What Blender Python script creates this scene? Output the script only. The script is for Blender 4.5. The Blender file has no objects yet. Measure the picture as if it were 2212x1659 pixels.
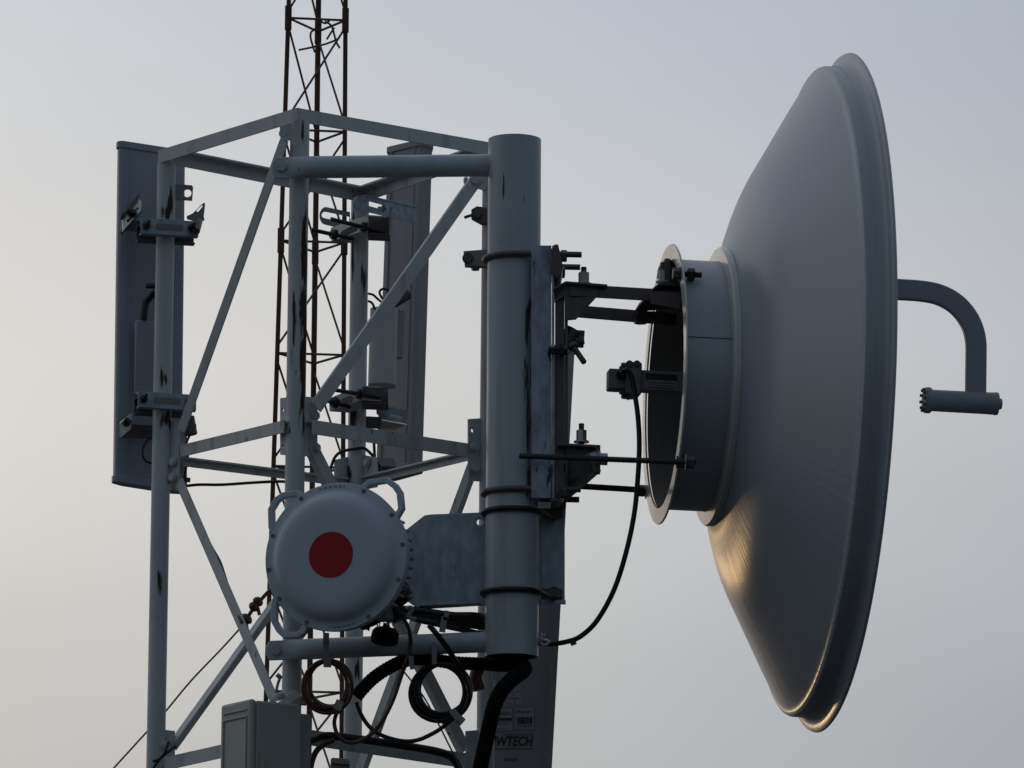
import bpy, bmesh, math, random
from mathutils import Vector, Matrix
from mathutils.geometry import intersect_line_plane
random.seed(7)
sc = bpy.context.scene
COL = sc.collection
R = math.radians
# ------------------------------------------------------------------ camera
PITCH, ROLL, F = R(11.0), R(0.37), 12000.0          # F: focal length in pixels of a 2212 px wide frame
CAM = Vector((0, 0, 1.6))
fw = Vector((0, math.cos(PITCH), math.sin(PITCH)))
up0 = Vector((0, -math.sin(PITCH), math.cos(PITCH)))
r0 = Vector((1, 0, 0))
rt = r0 * math.cos(ROLL) + up0 * math.sin(ROLL)
up = up0 * math.cos(ROLL) - r0 * math.sin(ROLL)
cd = bpy.data.cameras.new("camera"); cam = bpy.data.objects.new("camera", cd); COL.objects.link(cam)
cam.matrix_world = Matrix(((rt.x, up.x, -fw.x, CAM.x), (rt.y, up.y, -fw.y, CAM.y), (rt.z, up.z, -fw.z, CAM.z), (0, 0, 0, 1)))
cd.sensor_width = 36; cd.lens = 36 * F / 2212; cd.clip_start = 0.1; cd.clip_end = 5000
sc.camera = cam
# ------------------------------------------------------------------ sky
SUN = Vector((-0.42, 0.905, 0.008)).normalized()
w = bpy.data.worlds.new("World"); sc.world = w; w.use_nodes = True
nt = w.node_tree; N = nt.nodes; L = nt.links; N.clear()
out = N.new("ShaderNodeOutputWorld"); bg = N.new("ShaderNodeBackground"); L.new(bg.outputs[0], out.inputs[0])
sky = N.new("ShaderNodeTexSky"); sky.sky_type = 'NISHITA'; sky.sun_disc = False
sky.sun_elevation = math.asin(SUN.z); sky.sun_rotation = math.atan2(SUN.x, SUN.y); sky.dust_density = 3
def wn(t, **k):
    n = N.new(t)
    for a, b in k.items(): setattr(n, a, b)
    return n
def wmath(op, a, b=None, clamp=False):
    n = wn("ShaderNodeMath", operation=op); n.use_clamp = clamp
    for i, x in enumerate((a, b)):
        if x is None: continue
        if isinstance(x, (int, float)): n.inputs[i].default_value = x
        else: L.new(x, n.inputs[i])
    return n.outputs[0]
tc = wn("ShaderNodeTexCoord")
dot = wn("ShaderNodeVectorMath", operation='DOT_PRODUCT'); L.new(tc.outputs['Generated'], dot.inputs[0]); dot.inputs[1].default_value = SUN
sep = wn("ShaderNodeSeparateXYZ"); L.new(tc.outputs['Generated'], sep.inputs[0])
m01 = wn("ShaderNodeMapRange"); L.new(dot.outputs['Value'], m01.inputs[0]); m01.inputs[1].default_value = -1; m01.inputs[2].default_value = 1
ramp = wn("ShaderNodeValToRGB"); L.new(m01.outputs[0], ramp.inputs[0])
cr = ramp.color_ramp; cr.interpolation = 'B_SPLINE'
def lin(r, g, b): return tuple(((c / 255 / 12.92) if c < 10.3 else ((c / 255 + .055) / 1.055) ** 2.4) for c in (r, g, b)) + (1,)
SK = [(0.0, (.118, .144, .168, 1)), (0.30, (.132, .158, .184, 1)), (0.5, (.165, .186, .212, 1)), (0.66, (.30, .305, .32, 1)), (0.78, (.43, .43, .44, 1)), (0.88, (.44, .45, .475, 1)), (0.915, (.445, .465, .50, 1)), (0.935, (.55, .57, .605, 1)), (0.955, (.68, .675, .665, 1)), (0.975, (.76, .725, .69, 1)), (1.0, (1.15, .93, .74, 1))]
while len(cr.elements) < len(SK): cr.elements.new(.5)
for e, (p, c) in zip(cr.elements, SK): e.position = p; e.color = c
# thin cloud sheet: soft large mottling, cooler higher up, greyer towards the horizon
noi = wn("ShaderNodeTexNoise"); noi.inputs['Scale'].default_value = 9; noi.inputs['Detail'].default_value = 3
mp = wn("ShaderNodeMapping"); mp.inputs['Scale'].default_value = (1, 1, 2.2); L.new(tc.outputs['Generated'], mp.inputs[0]); L.new(mp.outputs[0], noi.inputs[0])
nf = wmath('ADD', wmath('MULTIPLY', noi.outputs[0], .16), .92)
tint = wn("ShaderNodeValToRGB"); elm = wn("ShaderNodeMapRange"); L.new(sep.outputs[2], elm.inputs[0]); elm.inputs[1].default_value = .0; elm.inputs[2].default_value = .4; L.new(elm.outputs[0], tint.inputs[0])
tint.color_ramp.interpolation = 'EASE'; TS = [(0.0, (.60, .60, .60, 1)), (.29, (.71, .735, .745, 1)), (.48, (.97, .97, .96, 1)), (.68, (.875, .925, .995, 1)), (1.0, (.95, 1.0, 1.08, 1))]
while len(tint.color_ramp.elements) < len(TS): tint.color_ramp.elements.new(.5)
for e, (p, c) in zip(tint.color_ramp.elements, TS): e.position = p; e.color = c
mul = wn("ShaderNodeMix", data_type='RGBA', blend_type='MULTIPLY'); mul.inputs[0].default_value = 1; L.new(ramp.outputs[0], mul.inputs[6]); L.new(tint.outputs[0], mul.inputs[7])
sc1 = wn("ShaderNodeVectorMath", operation='SCALE'); L.new(mul.outputs[2], sc1.inputs[0]); L.new(nf, sc1.inputs[3])
hz = wn("ShaderNodeMapRange"); hz.interpolation_type = 'SMOOTHSTEP'; L.new(sep.outputs[2], hz.inputs[0]); hz.inputs[1].default_value = -.1; hz.inputs[2].default_value = .05; hz.inputs[3].default_value = .10
sc2 = wn("ShaderNodeVectorMath", operation='SCALE'); L.new(sc1.outputs[0], sc2.inputs[0]); L.new(hz.outputs[0], sc2.inputs[3])
sk = wn("ShaderNodeVectorMath", operation='SCALE'); L.new(sky.outputs[0], sk.inputs[0]); sk.inputs[3].default_value = .012
add = wn("ShaderNodeVectorMath", operation='ADD'); L.new(sc2.outputs[0], add.inputs[0]); L.new(sk.outputs[0], add.inputs[1])
L.new(add.outputs[0], bg.inputs[0]); bg.inputs[1].default_value = 1.0
# ------------------------------------------------------------------ sun (low, veiled)
sl = bpy.data.lights.new("sun", 'SUN'); so = bpy.data.objects.new("sun", sl); COL.objects.link(so)
sl.energy = 0.085; sl.angle = R(3.0); sl.color = (1, .62, .27)
so.rotation_euler = SUN.to_track_quat('Z', 'Y').to_euler()
sc.view_settings.view_transform = 'Standard'; sc.view_settings.look = 'None'; sc.view_settings.exposure = 0; sc.view_settings.gamma = 1

# ------------------------------------------------------------------ pixel -> world
Y0 = 12 * math.cos(PITCH)
def ray(u, v): return (fw * F + rt * (u - 1106) + up * (829.5 - v)).normalized()
def P(u, v, d=0.0):
    q = ray(u, v); return CAM + q * ((Y0 + d) / q.y)
def S(d=0.0): return (12 + d * .98) / F           # metres per pixel at depth d
def onp(u, v, p0, n):
    return intersect_line_plane(CAM, CAM + ray(u, v) * 100, p0, n)
def view(p): return (p - CAM).normalized()

# ------------------------------------------------------------------ materials
def newmat(name):
    m = bpy.data.materials.new(name); m.use_nodes = True
    return m, m.node_tree, m.node_tree.nodes["Principled BSDF"]
def paint(name, base, rough=.45, metal=0.0, mott=.18, chips=0.0, chipcol=(.05, .029, .019), spots=(), scale=18, bump=.0, spec=.5, soft=1.0, amp=4.0, stain=0):
    """painted metal: soft mottling, chipped paint showing rust; spots = [(centre, radii)] world-space wear patches"""
    m, t, b = newmat(name); n = t.nodes; l = t.links
    g = n.new("ShaderNodeNewGeometry")
    def noise(sc_, det=4, stretch=(1, 1, 1), off=0):
        mp = n.new("ShaderNodeMapping"); mp.inputs['Scale'].default_value = stretch; mp.inputs['Location'].default_value = (off, off, off)
        l.new(g.outputs['Position'], mp.inputs[0]); x = n.new("ShaderNodeTexNoise"); x.inputs['Scale'].default_value = sc_; x.inputs['Detail'].default_value = det
        l.new(mp.outputs[0], x.inputs[0]); return x.outputs[0]
    def mth(op, a, b2, cl=False):
        x = n.new("ShaderNodeMath"); x.operation = op; x.use_clamp = cl
        for i, y in enumerate((a, b2)):
            if isinstance(y, (int, float)): x.inputs[i].default_value = y
            else: l.new(y, x.inputs[i])
        return x.outputs[0]
    big = noise(scale, 5, (1, 1, .45))
    v = mth('ADD', mth('MULTIPLY', mth('SUBTRACT', big, .5), mott * 2.2), 1.0)
    fine = noise(220, 2); v = mth('MULTIPLY', v, mth('ADD', mth('MULTIPLY', fine, .14), .93))
    s = n.new("ShaderNodeVectorMath"); s.operation = 'SCALE'; s.inputs[0].default_value = base; l.new(v, s.inputs[3])
    col = s.outputs[0]
    if stain:
        sn = noise(26, 5, (1, 1, .10), 7.7); sm = mth('MULTIPLY', mth('MULTIPLY', mth('SUBTRACT', sn, .54), 5, True), stain)
        mx0 = n.new("ShaderNodeMix"); mx0.data_type = 'RGBA'; l.new(sm, mx0.inputs[0]); l.new(col, mx0.inputs[6]); mx0.inputs[7].default_value = (.17, .115, .08, 1); col = mx0.outputs[2]
    mask = None
    if chips > 0:
        c = noise(60, 6, (1, 1, .28), 3.1); th = .74 - chips * .14
        mask = mth('MULTIPLY', mth('SUBTRACT', c, th), 22, True)
    for k, (pc, rad) in enumerate(spots):
        sb = n.new("ShaderNodeVectorMath"); sb.operation = 'SUBTRACT'; l.new(g.outputs['Position'], sb.inputs[0]); sb.inputs[1].default_value = pc
        dv = n.new("ShaderNodeVectorMath"); dv.operation = 'DIVIDE'; l.new(sb.outputs[0], dv.inputs[0]); dv.inputs[1].default_value = rad
        ln = n.new("ShaderNodeVectorMath"); ln.operation = 'LENGTH'; l.new(dv.outputs[0], ln.inputs[0])
        c = noise(75, 6, (1, 1, .13), k * 1.7)
        mk = mth('MULTIPLY', mth('ADD', mth('SUBTRACT', 1.0, ln.outputs['Value']), mth('MULTIPLY', mth('SUBTRACT', c, .56), amp)), 3, True)
        inside = mth('MULTIPLY', mth('SUBTRACT', 1.35, ln.outputs['Value']), 8, True)
        mk = mth('MULTIPLY', mth('MULTIPLY', mk, inside), soft)
        mask = mk if mask is None else mth('MAXIMUM', mask, mk)
    if mask is not None:
        mx = n.new("ShaderNodeMix"); mx.data_type = 'RGBA'; l.new(mask, mx.inputs[0]); l.new(col, mx.inputs[6]); mx.inputs[7].default_value = (*chipcol, 1)
        col = mx.outputs[2]
        l.new(mth('ADD', mth('MULTIPLY', mask, .4), rough), b.inputs['Roughness'])
    else:
        l.new(mth('ADD', mth('MULTIPLY', mth('SUBTRACT', big, .5), .25), rough), b.inputs['Roughness'])
    l.new(col, b.inputs['Base Color']); b.inputs['Metallic'].default_value = metal
    b.inputs['Specular IOR Level'].default_value = spec
    if bump:
        bp = n.new("ShaderNodeBump"); bp.inputs['Strength'].default_value = bump; bp.inputs['Distance'].default_value = .002
        l.new(big, bp.inputs['Height']); l.new(bp.outputs[0], b.inputs['Normal'])
    return m
Pw = P
spots_F = [(P(658, 560, -.39), (.012, .03, .20)), (P(655, 740, -.38), (.012, .03, .17)), (P(633, 740, -.39), (.007, .03, .13)), (P(653, 290, -.39), (.005, .02, .03))]
spots_L = [(P(368, 436, -.05), (.011, .03, .03)), (P(366, 458, -.05), (.016, .03, .022)), (P(358, 820, -.05), (.012, .03, .035)), (P(343, 1250, -.05), (.007, .03, .05)), (P(362, 905, -.05), (.02, .03, .03))]
spots_B = [(P(782, 590, .37), (.010, .03, .05)), (P(762, 540, .37), (.006, .03, .09)), (P(760, 900, .37), (.012, .03, .06)), (P(748, 1020, .37), (.018, .04, .022)), (P(768, 1450, .37), (.010, .03, .05))]
M = {}
M['leg_paint'] = paint("grey_leg_paint", (.56, .60, .61), .42, chips=.35, stain=.5, spots=spots_F + spots_L + spots_B, mott=.16)
M['paint'] = paint("grey_brace_paint", (.56, .595, .60), .45, chips=.3, mott=.16, stain=.5)
M['pole'] = paint("pole_paint", (.48, .54, .585), .34, chips=.15, stain=.3, mott=.12, soft=.95, chipcol=(.05, .04, .045),
                  spots=[(P(1141, 960, -.53), (.008, .03, .12)), (P(1143, 1010, -.53), (.006, .03, .07)), (P(1141, 700, -.53), (.006, .03, .10)), (P(1139, 820, -.53), (.009, .03, .06)),
                         (P(1088, 400, -.53), (.0025, .03, .03)), (P(1132, 430, -.53), (.0025, .03, .03))])
M['flange'] = paint("rusty_brown_flange", (.30, .285, .27), .6, mott=.3, chips=.3)
M['galv'] = paint("galvanised_steel", (.33, .40, .46), .42, metal=.55, mott=.55, scale=60, chips=.35, chipcol=(.18, .20, .25))
M['old_galv'] = paint("old_galvanised", (.33, .36, .44), .42, metal=.45, mott=.8, scale=45, chips=.9, chipcol=(.09, .085, .13))
M['zinc'] = paint("bright_zinc", (.62, .63, .56), .30, metal=.75, mott=.2, scale=30)
M['darkmetal'] = paint("dark_bracket_steel", (.13, .115, .12), .48, metal=.4, mott=.4, scale=50)
M['castgrey'] = paint("cast_grey", (.24, .23, .235), .5, mott=.2)
M['thread'] = paint("threaded_rod_steel", (.045, .047, .05), .42, metal=.6, mott=.3, scale=80)
M['nut'] = paint("zinc_nut", (.40, .47, .52), .32, metal=.7, mott=.2)
M['rust'] = paint("rusty_mast", (.13, .066, .046), .75, mott=.5, scale=12, spec=.25)
M['rod'] = paint("mast_rod", (.17, .125, .10), .65, mott=.4, spec=.3)
M['panel'] = paint("panel_plastic", (.36, .39, .45), .5, mott=.10, scale=8)
M['panel_warm'] = paint("panel_plastic_warm", (.34, .335, .35), .55, mott=.10, scale=8)
M['radio'] = paint("radio_plastic", (.50, .53, .53), .5, mott=.06, scale=8)
M['box'] = paint("junction_box_plastic", (.40, .42, .38), .5, mott=.10, scale=8)
M['black'] = paint("black_rubber", (.012, .012, .013), .42, mott=.2, spec=.5)
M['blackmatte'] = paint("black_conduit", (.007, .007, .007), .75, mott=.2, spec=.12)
M['brown'] = paint("brown_cable", (.10, .038, .022), .35, mott=.2, spec=.6)
M['tie'] = paint("grey_cable_tie", (.30, .31, .30), .45, mott=.1)
M['ink'] = paint("label_ink", (.03, .04, .055), .6, mott=.05)
M['sticker'] = paint("label_paper", (.42, .45, .50), .5, mott=.05)
M['dark_inside'] = paint("hub_interior", (.20, .19, .18), .7, mott=.2, scale=6)  # inside faces of the hub drum, darker than the dish paint
M['ground'] = paint("weathered_concrete", (.042, .040, .038), .9, mott=.4, scale=1.2, spec=.2)

def dishmat():
    """satin white aluminium with spinning marks that run down the lower back"""
    m, t, b = newmat("dish_paint"); n = t.nodes; l = t.links
    tcn = n.new("ShaderNodeTexCoord")
    at = n.new("ShaderNodeAttribute"); at.attribute_name = "sweep"       # x: angle round the axis, y: radius
    mp = n.new("ShaderNodeMapping"); mp.inputs['Scale'].default_value = (15, .22, 15); l.new(at.outputs['Vector'], mp.inputs[0])
    x = n.new("ShaderNodeTexNoise"); x.inputs['Scale'].default_value = 5; x.inputs['Detail'].default_value = 4; l.new(mp.outputs[0], x.inputs[0])
    g = n.new("ShaderNodeNewGeometry"); y = n.new("ShaderNodeTexNoise"); y.inputs['Scale'].default_value = 4; y.inputs['Detail'].default_value = 4; l.new(g.outputs[0], y.inputs[0])
    sp = n.new("ShaderNodeSeparateXYZ"); l.new(g.outputs[0], sp.inputs[0])
    lo = n.new("ShaderNodeMapRange"); l.new(sp.outputs[2], lo.inputs[0]); lo.inputs[1].default_value = 3.60; lo.inputs[2].default_value = 3.40; lo.inputs[3].default_value = .0; lo.inputs[4].default_value = 1.0
    bp = n.new("ShaderNodeBump"); bp.inputs['Distance'].default_value = .0035; l.new(x.outputs[0], bp.inputs['Height'])
    ml = n.new("ShaderNodeMath"); ml.operation = 'MULTIPLY'; l.new(lo.outputs[0], ml.inputs[0]); ml.inputs[1].default_value = .38; l.new(ml.outputs[0], bp.inputs['Strength'])
    l.new(bp.outputs[0], b.inputs['Normal'])
    rp = n.new("ShaderNodeMapRange"); l.new(lo.outputs[0], rp.inputs[0]); rp.inputs[3].default_value = .35; rp.inputs[4].default_value = .23; l.new(rp.outputs[0], b.inputs['Roughness'])
    cm = n.new("ShaderNodeMapRange"); l.new(y.outputs[0], cm.inputs[0]); cm.inputs[3].default_value = .90; cm.inputs[4].default_value = 1.08
    s = n.new("ShaderNodeVectorMath"); s.operation = 'SCALE'; s.inputs[0].default_value = (.385, .43, .475); l.new(cm.outputs[0], s.inputs[3]); l.new(s.outputs[0], b.inputs['Base Color'])
    b.inputs['Specular IOR Level'].default_value = 1.0
    ht = n.new("ShaderNodeAttribute"); ht.attribute_name = "hoop"; l.new(ht.outputs['Vector'], b.inputs['Tangent'])
    b.inputs['Anisotropic'].default_value = .5; b.inputs['Anisotropic Rotation'].default_value = 0
    return m
M['dish'] = dishmat()
M['flange_glare_white'] = paint("flange_glare_white", (.60, .60, .57), .22, mott=.06, scale=6, spec=.8)  # paler than the dish paint: sky glare is put into the colour
M['radome'] = paint("radome_plastic", (.50, .585, .645), .42, mott=.05, scale=6)
M['red'] = paint("red_spot", (.42, .004, .010), .6, mott=.05)

# ------------------------------------------------------------------ mesh helpers (all in world coordinates)
ORG = {}
def obj(name, bm, m, parent=None, smooth=40, bevel=0):
    org = ORG[parent.name] if parent is not None else None
    bmesh.ops.recalc_face_normals(bm, faces=bm.faces)
    if org is None:
        org = sum((v.co for v in bm.verts), Vector()) / max(1, len(bm.verts))
    me = bpy.data.meshes.new(name)
    for v in bm.verts: v.co -= org
    for f in bm.faces: f.smooth = True
    bm.to_mesh(me); bm.free()
    me.materials.append(m if not isinstance(m, str) else M[m])
    me.set_sharp_from_angle(angle=R(smooth))
    o = bpy.data.objects.new(name, me); COL.objects.link(o)
    if parent is not None: o.parent = parent
    else: o.location = org
    ORG[o.name] = org
    if bevel:
        b = o.modifiers.new("bevel", 'BEVEL'); b.width = bevel; b.segments = 2; b.limit_method = 'ANGLE'; b.angle_limit = R(50)
    return o
def thing(name, label, cat, loc, group=None):
    o = bpy.data.objects.new(name, None); COL.objects.link(o); o.location = loc; o.empty_display_size = .1
    o['label'] = label; o['category'] = cat
    if group: o['group'] = group
    ORG[o.name] = Vector(loc); return o
def tag(o, label, cat, group=None):
    o['label'] = label; o['category'] = cat
    if group: o['group'] = group
    return o
B = bmesh.new
def smoothpath(pts, k=8):
    pts = [Vector(p) for p in pts]; q = [pts[0] * 2 - pts[1]] + pts + [pts[-1] * 2 - pts[-2]]; r = []
    for i in range(1, len(q) - 2):
        a, b, c, d = q[i - 1:i + 3]
        for j in range(k):
            t = j / k
            r.append(.5 * ((2 * b) + (c - a) * t + (2 * a - 5 * b + 4 * c - d) * t * t + (3 * b - a - 3 * c + d) * t ** 3))
    r.append(pts[-1]); return r
def tube(bm, pts, r, seg=16, cap=True, rad=None, flat=None):
    pts = [Vector(p) for p in pts]; rings = []; nrm = None
    for i, p in enumerate(pts):
        tg = (pts[min(i + 1, len(pts) - 1)] - pts[max(i - 1, 0)]).normalized()
        if nrm is None:
            nrm = tg.orthogonal().normalized() if flat is None else (flat - tg * flat.dot(tg)).normalized()
        else: nrm = (nrm - tg * nrm.dot(tg)).normalized()
        bn = tg.cross(nrm); rr = rad[i] if rad else r
        rings.append([bm.verts.new(p + (nrm * math.cos(a) + bn * math.sin(a)) * rr) for a in [2 * math.pi * k / seg for k in range(seg)]])
    for a, b in zip(rings, rings[1:]):
        for k in range(seg): bm.faces.new((a[k], a[(k + 1) % seg], b[(k + 1) % seg], b[k]))
    if cap:
        bm.faces.new(rings[0]); bm.faces.new(rings[-1])
def sweep(bm, pts, sect, nhint, cap=True):
    """sweep a polygon section [(a,b)]: a along nhint-perp width, b along nhint"""
    pts = [Vector(p) for p in pts]; rings = []
    for i, p in enumerate(pts):
        tg = (pts[min(i + 1, len(pts) - 1)] - pts[max(i - 1, 0)]).normalized()
        n = (nhint - tg * nhint.dot(tg)).normalized(); wd = tg.cross(n)
        rings.append([bm.verts.new(p + wd * a + n * b) for a, b in sect])
    k_ = len(sect)
    for a, b in zip(rings, rings[1:]):
        for k in range(k_): bm.faces.new((a[k], a[(k + 1) % k_], b[(k + 1) % k_], b[k]))
    if cap: bm.faces.new(rings[0]); bm.faces.new(rings[-1])
def bar(bm, a, b, wdt, thk, n):
    """box from a to b: thickness thk along n, width wdt across"""
    sweep(bm, [a, b], [(-wdt / 2, -thk / 2), (wdt / 2, -thk / 2), (wdt / 2, thk / 2), (-wdt / 2, thk / 2)], n)
def angle_iron(bm, a, b, wdt, thk, n1, n2):
    """L section; both legs start at line a-b, one spans n1, the other n2"""
    a = Vector(a); b = Vector(b); t = (b - a).normalized()
    e1 = (n1 - t * n1.dot(t)).normalized(); e2 = (n2 - t * n2.dot(t)); e2 = (e2 - e1 * e2.dot(e1)).normalized()
    sect = [(0, 0), (wdt, 0), (wdt, thk), (thk, thk), (thk, wdt), (0, wdt)]
    rings = [[bm.verts.new(p + e1 * x + e2 * y) for x, y in sect] for p in (a, b)]
    for k in range(6): bm.faces.new((rings[0][k], rings[0][(k + 1) % 6], rings[1][(k + 1) % 6], rings[1][k]))
    bm.faces.new(rings[0]); bm.faces.new(rings[1])
def plate(bm, outline, thk, holes=(), n=None):
    """flat plate from 3-D outline points, thickness away from the viewer; holes = lists of points"""
    outline = [Vector(p) for p in outline]
    if n is None:
        n = Vector()
        for i in range(len(outline)): n += outline[i].cross(outline[(i + 1) % len(outline)])
        n.normalize()
        if n.dot(view(outline[0])) < 0: n = -n
    eds = []
    for lp in [outline] + [list(h) for h in holes]:
        vs = [bm.verts.new(p) for p in lp]
        for i in range(len(vs)): eds.append(bm.edges.new((vs[i], vs[(i + 1) % len(vs)])))
    r = bmesh.ops.triangle_fill(bm, use_beauty=True, use_dissolve=False, edges=eds, normal=n)
    fs = [g for g in r['geom'] if isinstance(g, bmesh.types.BMFace)]
    e = bmesh.ops.extrude_face_region(bm, geom=fs)
    bmesh.ops.translate(bm, verts=[g for g in e['geom'] if isinstance(g, bmesh.types.BMVert)], vec=n * thk)
def circ(c, n, r, seg=20, a0=0):
    n = Vector(n).normalized(); x = n.orthogonal().normalized(); y = n.cross(x)
    return [c + (x * math.cos(a) + y * math.sin(a)) * r for a in [a0 + 2 * math.pi * k / seg for k in range(seg)]]
def slot(a, b, r, n, seg=8):
    """rounded slot outline from a to b"""
    a = Vector(a); b = Vector(b); t = (b - a).normalized(); y = Vector(n).cross(t).normalized(); o = []
    for k in range(seg + 1):
        g = -math.pi / 2 + math.pi * k / seg; o.append(b + (t * math.cos(g) + y * math.sin(g)) * r)
    for k in range(seg + 1):
        g = math.pi / 2 + math.pi * k / seg; o.append(a + (t * math.cos(g) + y * math.sin(g)) * r)
    return o
def lathe(bm, o, ax, prof, seg=64, cap=False, attr=False):
    ax = Vector(ax).normalized(); x = ax.orthogonal().normalized() if not attr else attr; y = ax.cross(x); rings = []
    if attr: bm.verts.layers.float_vector.new("sweep"); bm.verts.layers.float_vector.new("hoop"); lay = bm.verts.layers.float_vector["sweep"]; lay2 = bm.verts.layers.float_vector["hoop"]
    for s, r in prof:
        ring = []
        for k in range(seg):
            a = 2 * math.pi * k / seg; v = bm.verts.new(o + ax * s + (x * math.cos(a) + y * math.sin(a)) * r)
            if attr: v[lay] = (math.cos(a), r, math.sin(a)); v[lay2] = ax.cross(x * math.cos(a) + y * math.sin(a))
            ring.append(v)
        rings.append(ring)
    for a, b in zip(rings, rings[1:]):
        for k in range(seg): bm.faces.new((a[k], a[(k + 1) % seg], b[(k + 1) % seg], b[k]))
    if cap: bm.faces.new(rings[0]); bm.faces.new(rings[-1])
def hexn(bm, p, ax, r, h, seg=6):
    """hex nut/bolt head centred at p"""
    ax = Vector(ax).normalized(); tube(bm, [p - ax * h / 2, p + ax * h / 2], r, seg)
def bolt(bm, p, ax, r=.009, h=.007, shank=.0, sr=.0045, washer=True):
    """bolt: head on p towards ax, washer beneath, shank going the other way"""
    ax = Vector(ax).normalized()
    hexn(bm, p + ax * h / 2, ax, r, h)
    if washer: tube(bm, [p - ax * .001, p + ax * .0015], r * 1.25, 16)
    if shank: tube(bm, [p - ax * shank, p], sr, 10)
def rod(bm, a, b, r, pitch=.0035):
    """threaded rod"""
    a = Vector(a); b = Vector(b); n = max(4, int((b - a).length / pitch) * 2); pts = [a.lerp(b, i / n) for i in range(n + 1)]
    tube(bm, pts, r, 12, rad=[r * (1 if i % 2 else .84) for i in range(n + 1)])
def ubolt(bm, c, a, R_, tr, leg, leg2=None, tilt=Vector((0, 0, 0))):
    a = Vector(a).normalized(); b = Vector((0, 0, 1)).cross(a).normalized(); pts = [c + b * R_ + a * leg]
    for k in range(25):
        g = math.pi / 2 + math.pi * k / 24; pts.append(c + (a * math.cos(g) + b * math.sin(g)) * R_ + tilt * math.sin(g))
    pts.append(c - b * R_ + a * (leg2 or leg)); tube(bm, pts, tr, 14)
def text(name, s, p, xd, yd, wdt, hgt, m, parent, shear=0, bold=0):
    cu = bpy.data.curves.new(name, 'FONT'); cu.body = s; cu.shear = shear; cu.offset = bold; cu.resolution_u = 4
    to = bpy.data.objects.new(name, cu); COL.objects.link(to); bpy.context.view_layer.update()
    me = bpy.data.meshes.new_from_object(to.evaluated_get(bpy.context.evaluated_depsgraph_get())); bpy.data.objects.remove(to); bpy.data.curves.remove(cu)
    xs = [v.co.x for v in me.vertices]; ys = [v.co.y for v in me.vertices]
    sx = wdt / (max(xs) - min(xs)); sy = hgt / (max(ys) - min(ys)); x0, y0 = min(xs), min(ys); xd = xd.normalized(); yd = yd.normalized(); org = ORG[parent.name]
    for v in me.vertices: v.co = p + xd * (v.co.x - x0) * sx + yd * (v.co.y - y0) * sy - org
    me.materials.append(M[m]); me.name = name
    o = bpy.data.objects.new(name, me); COL.objects.link(o); o.parent = parent; ORG[o.name] = org; return o
ZU = Vector((0, 0, 1))
def ext(a, b, z):
    """extend line a-b to height z"""
    a = Vector(a); b = Vector(b); return a + (b - a) * ((z - a.z) / (b.z - a.z))

# ------------------------------------------------------------------ ground
bm = B(); g = 400
vs = [bm.verts.new((x, y, 0)) for x, y in ((-g, -g), (g, -g), (g, g), (-g, g))]; bm.faces.new(vs)
o = obj("ground", bm, 'ground'); o['kind'] = 'structure'

# ------------------------------------------------------------------ square lattice tower
dF, dL, dR, dB = -.37, -.03, -.06, .39
TW = thing("lattice_tower", "square pale grey steel lattice tower with chipped paint carrying all the antennas", "tower", Vector((P(700, 900, 0).x, Y0, 0)))
LEGS = {'F': ((648, 262), (628, 1640), dF, .0205), 'L': ((360, 352), (337, 1600), dL, .0200), 'B': ((778, 430), (762, 1600), dB, .0202), 'R': ((1062, 330), (1049, 1600), dR, .0195)}
LW = {}
for k, ((u1, v1), (u2, v2), d, r) in LEGS.items():
    a = P(u1, v1, d); b = P(u2, v2, d); LW[k] = (a, b)
    bm = B(); tube(bm, [ext(a, b, 0.0), b, a], r, 28); obj("leg", bm, 'leg_paint', TW)
def at(k, z): return ext(*LW[k], z)
def hd(k1, k2):
    v = at(k2, 3.9) - at(k1, 3.9); v.z = 0; return v.normalized()
cen = (at('F', 3.9) + at('B', 3.9)) / 2
def inw(a, b):
    m = (a + b) / 2; v = cen - m; v.z = 0; return v.normalized()
def hbar(p, q, wv=.029, wh=.026, name="frame_bar"):
    """horizontal angle: p, q centre line of the outer vertical face"""
    n = inw(p, q); a = p + ZU * wv / 2; b = q + ZU * wv / 2
    bm = B(); angle_iron(bm, a, b, wv, .004, -ZU, n); return obj(name, bm, 'paint', TW)
# top frame sits on the legs, mitred at the corners
tF, tL, tB, tR = P(641, 247, dF - .022), P(341, 339, dL - .01), P(785, 424, dB + .015), P(1072, 324, dR - .02)
hbar(tF, tL); hbar(tF, tR); hbar(tL + Vector((.03, .01, 0)), tB); hbar(tR, tB)
# mid frame
mF, mL, mB, mR = P(640, 914, dF - .02), P(384, 975, dL - .02), P(768, 1040, dB), P(1030, 978, dR - .02)
hbar(P(612, 921, dF - .023), P(386, 975, dL - .023), .026); hbar(P(676, 922, dF - .023), P(1014, 973, dR - .023), .030)
hbar(P(392, 998, dL), P(742, 1042, dB), .018, .05); hbar(P(790, 1040, dB), P(1018, 985, dR), .018, .05)
# lower frame
hbar(P(615, 1592, dF - .02), P(355, 1650, dL - .02), .028); hbar(P(650, 1590, dF - .02), P(1040, 1648, dR - .02), .032, .04)
hbar(P(352, 1668, dL), P(750, 1712, dB), .018, .05); hbar(P(775, 1712, dB), P(1035, 1668, dR), .018, .05)
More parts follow.
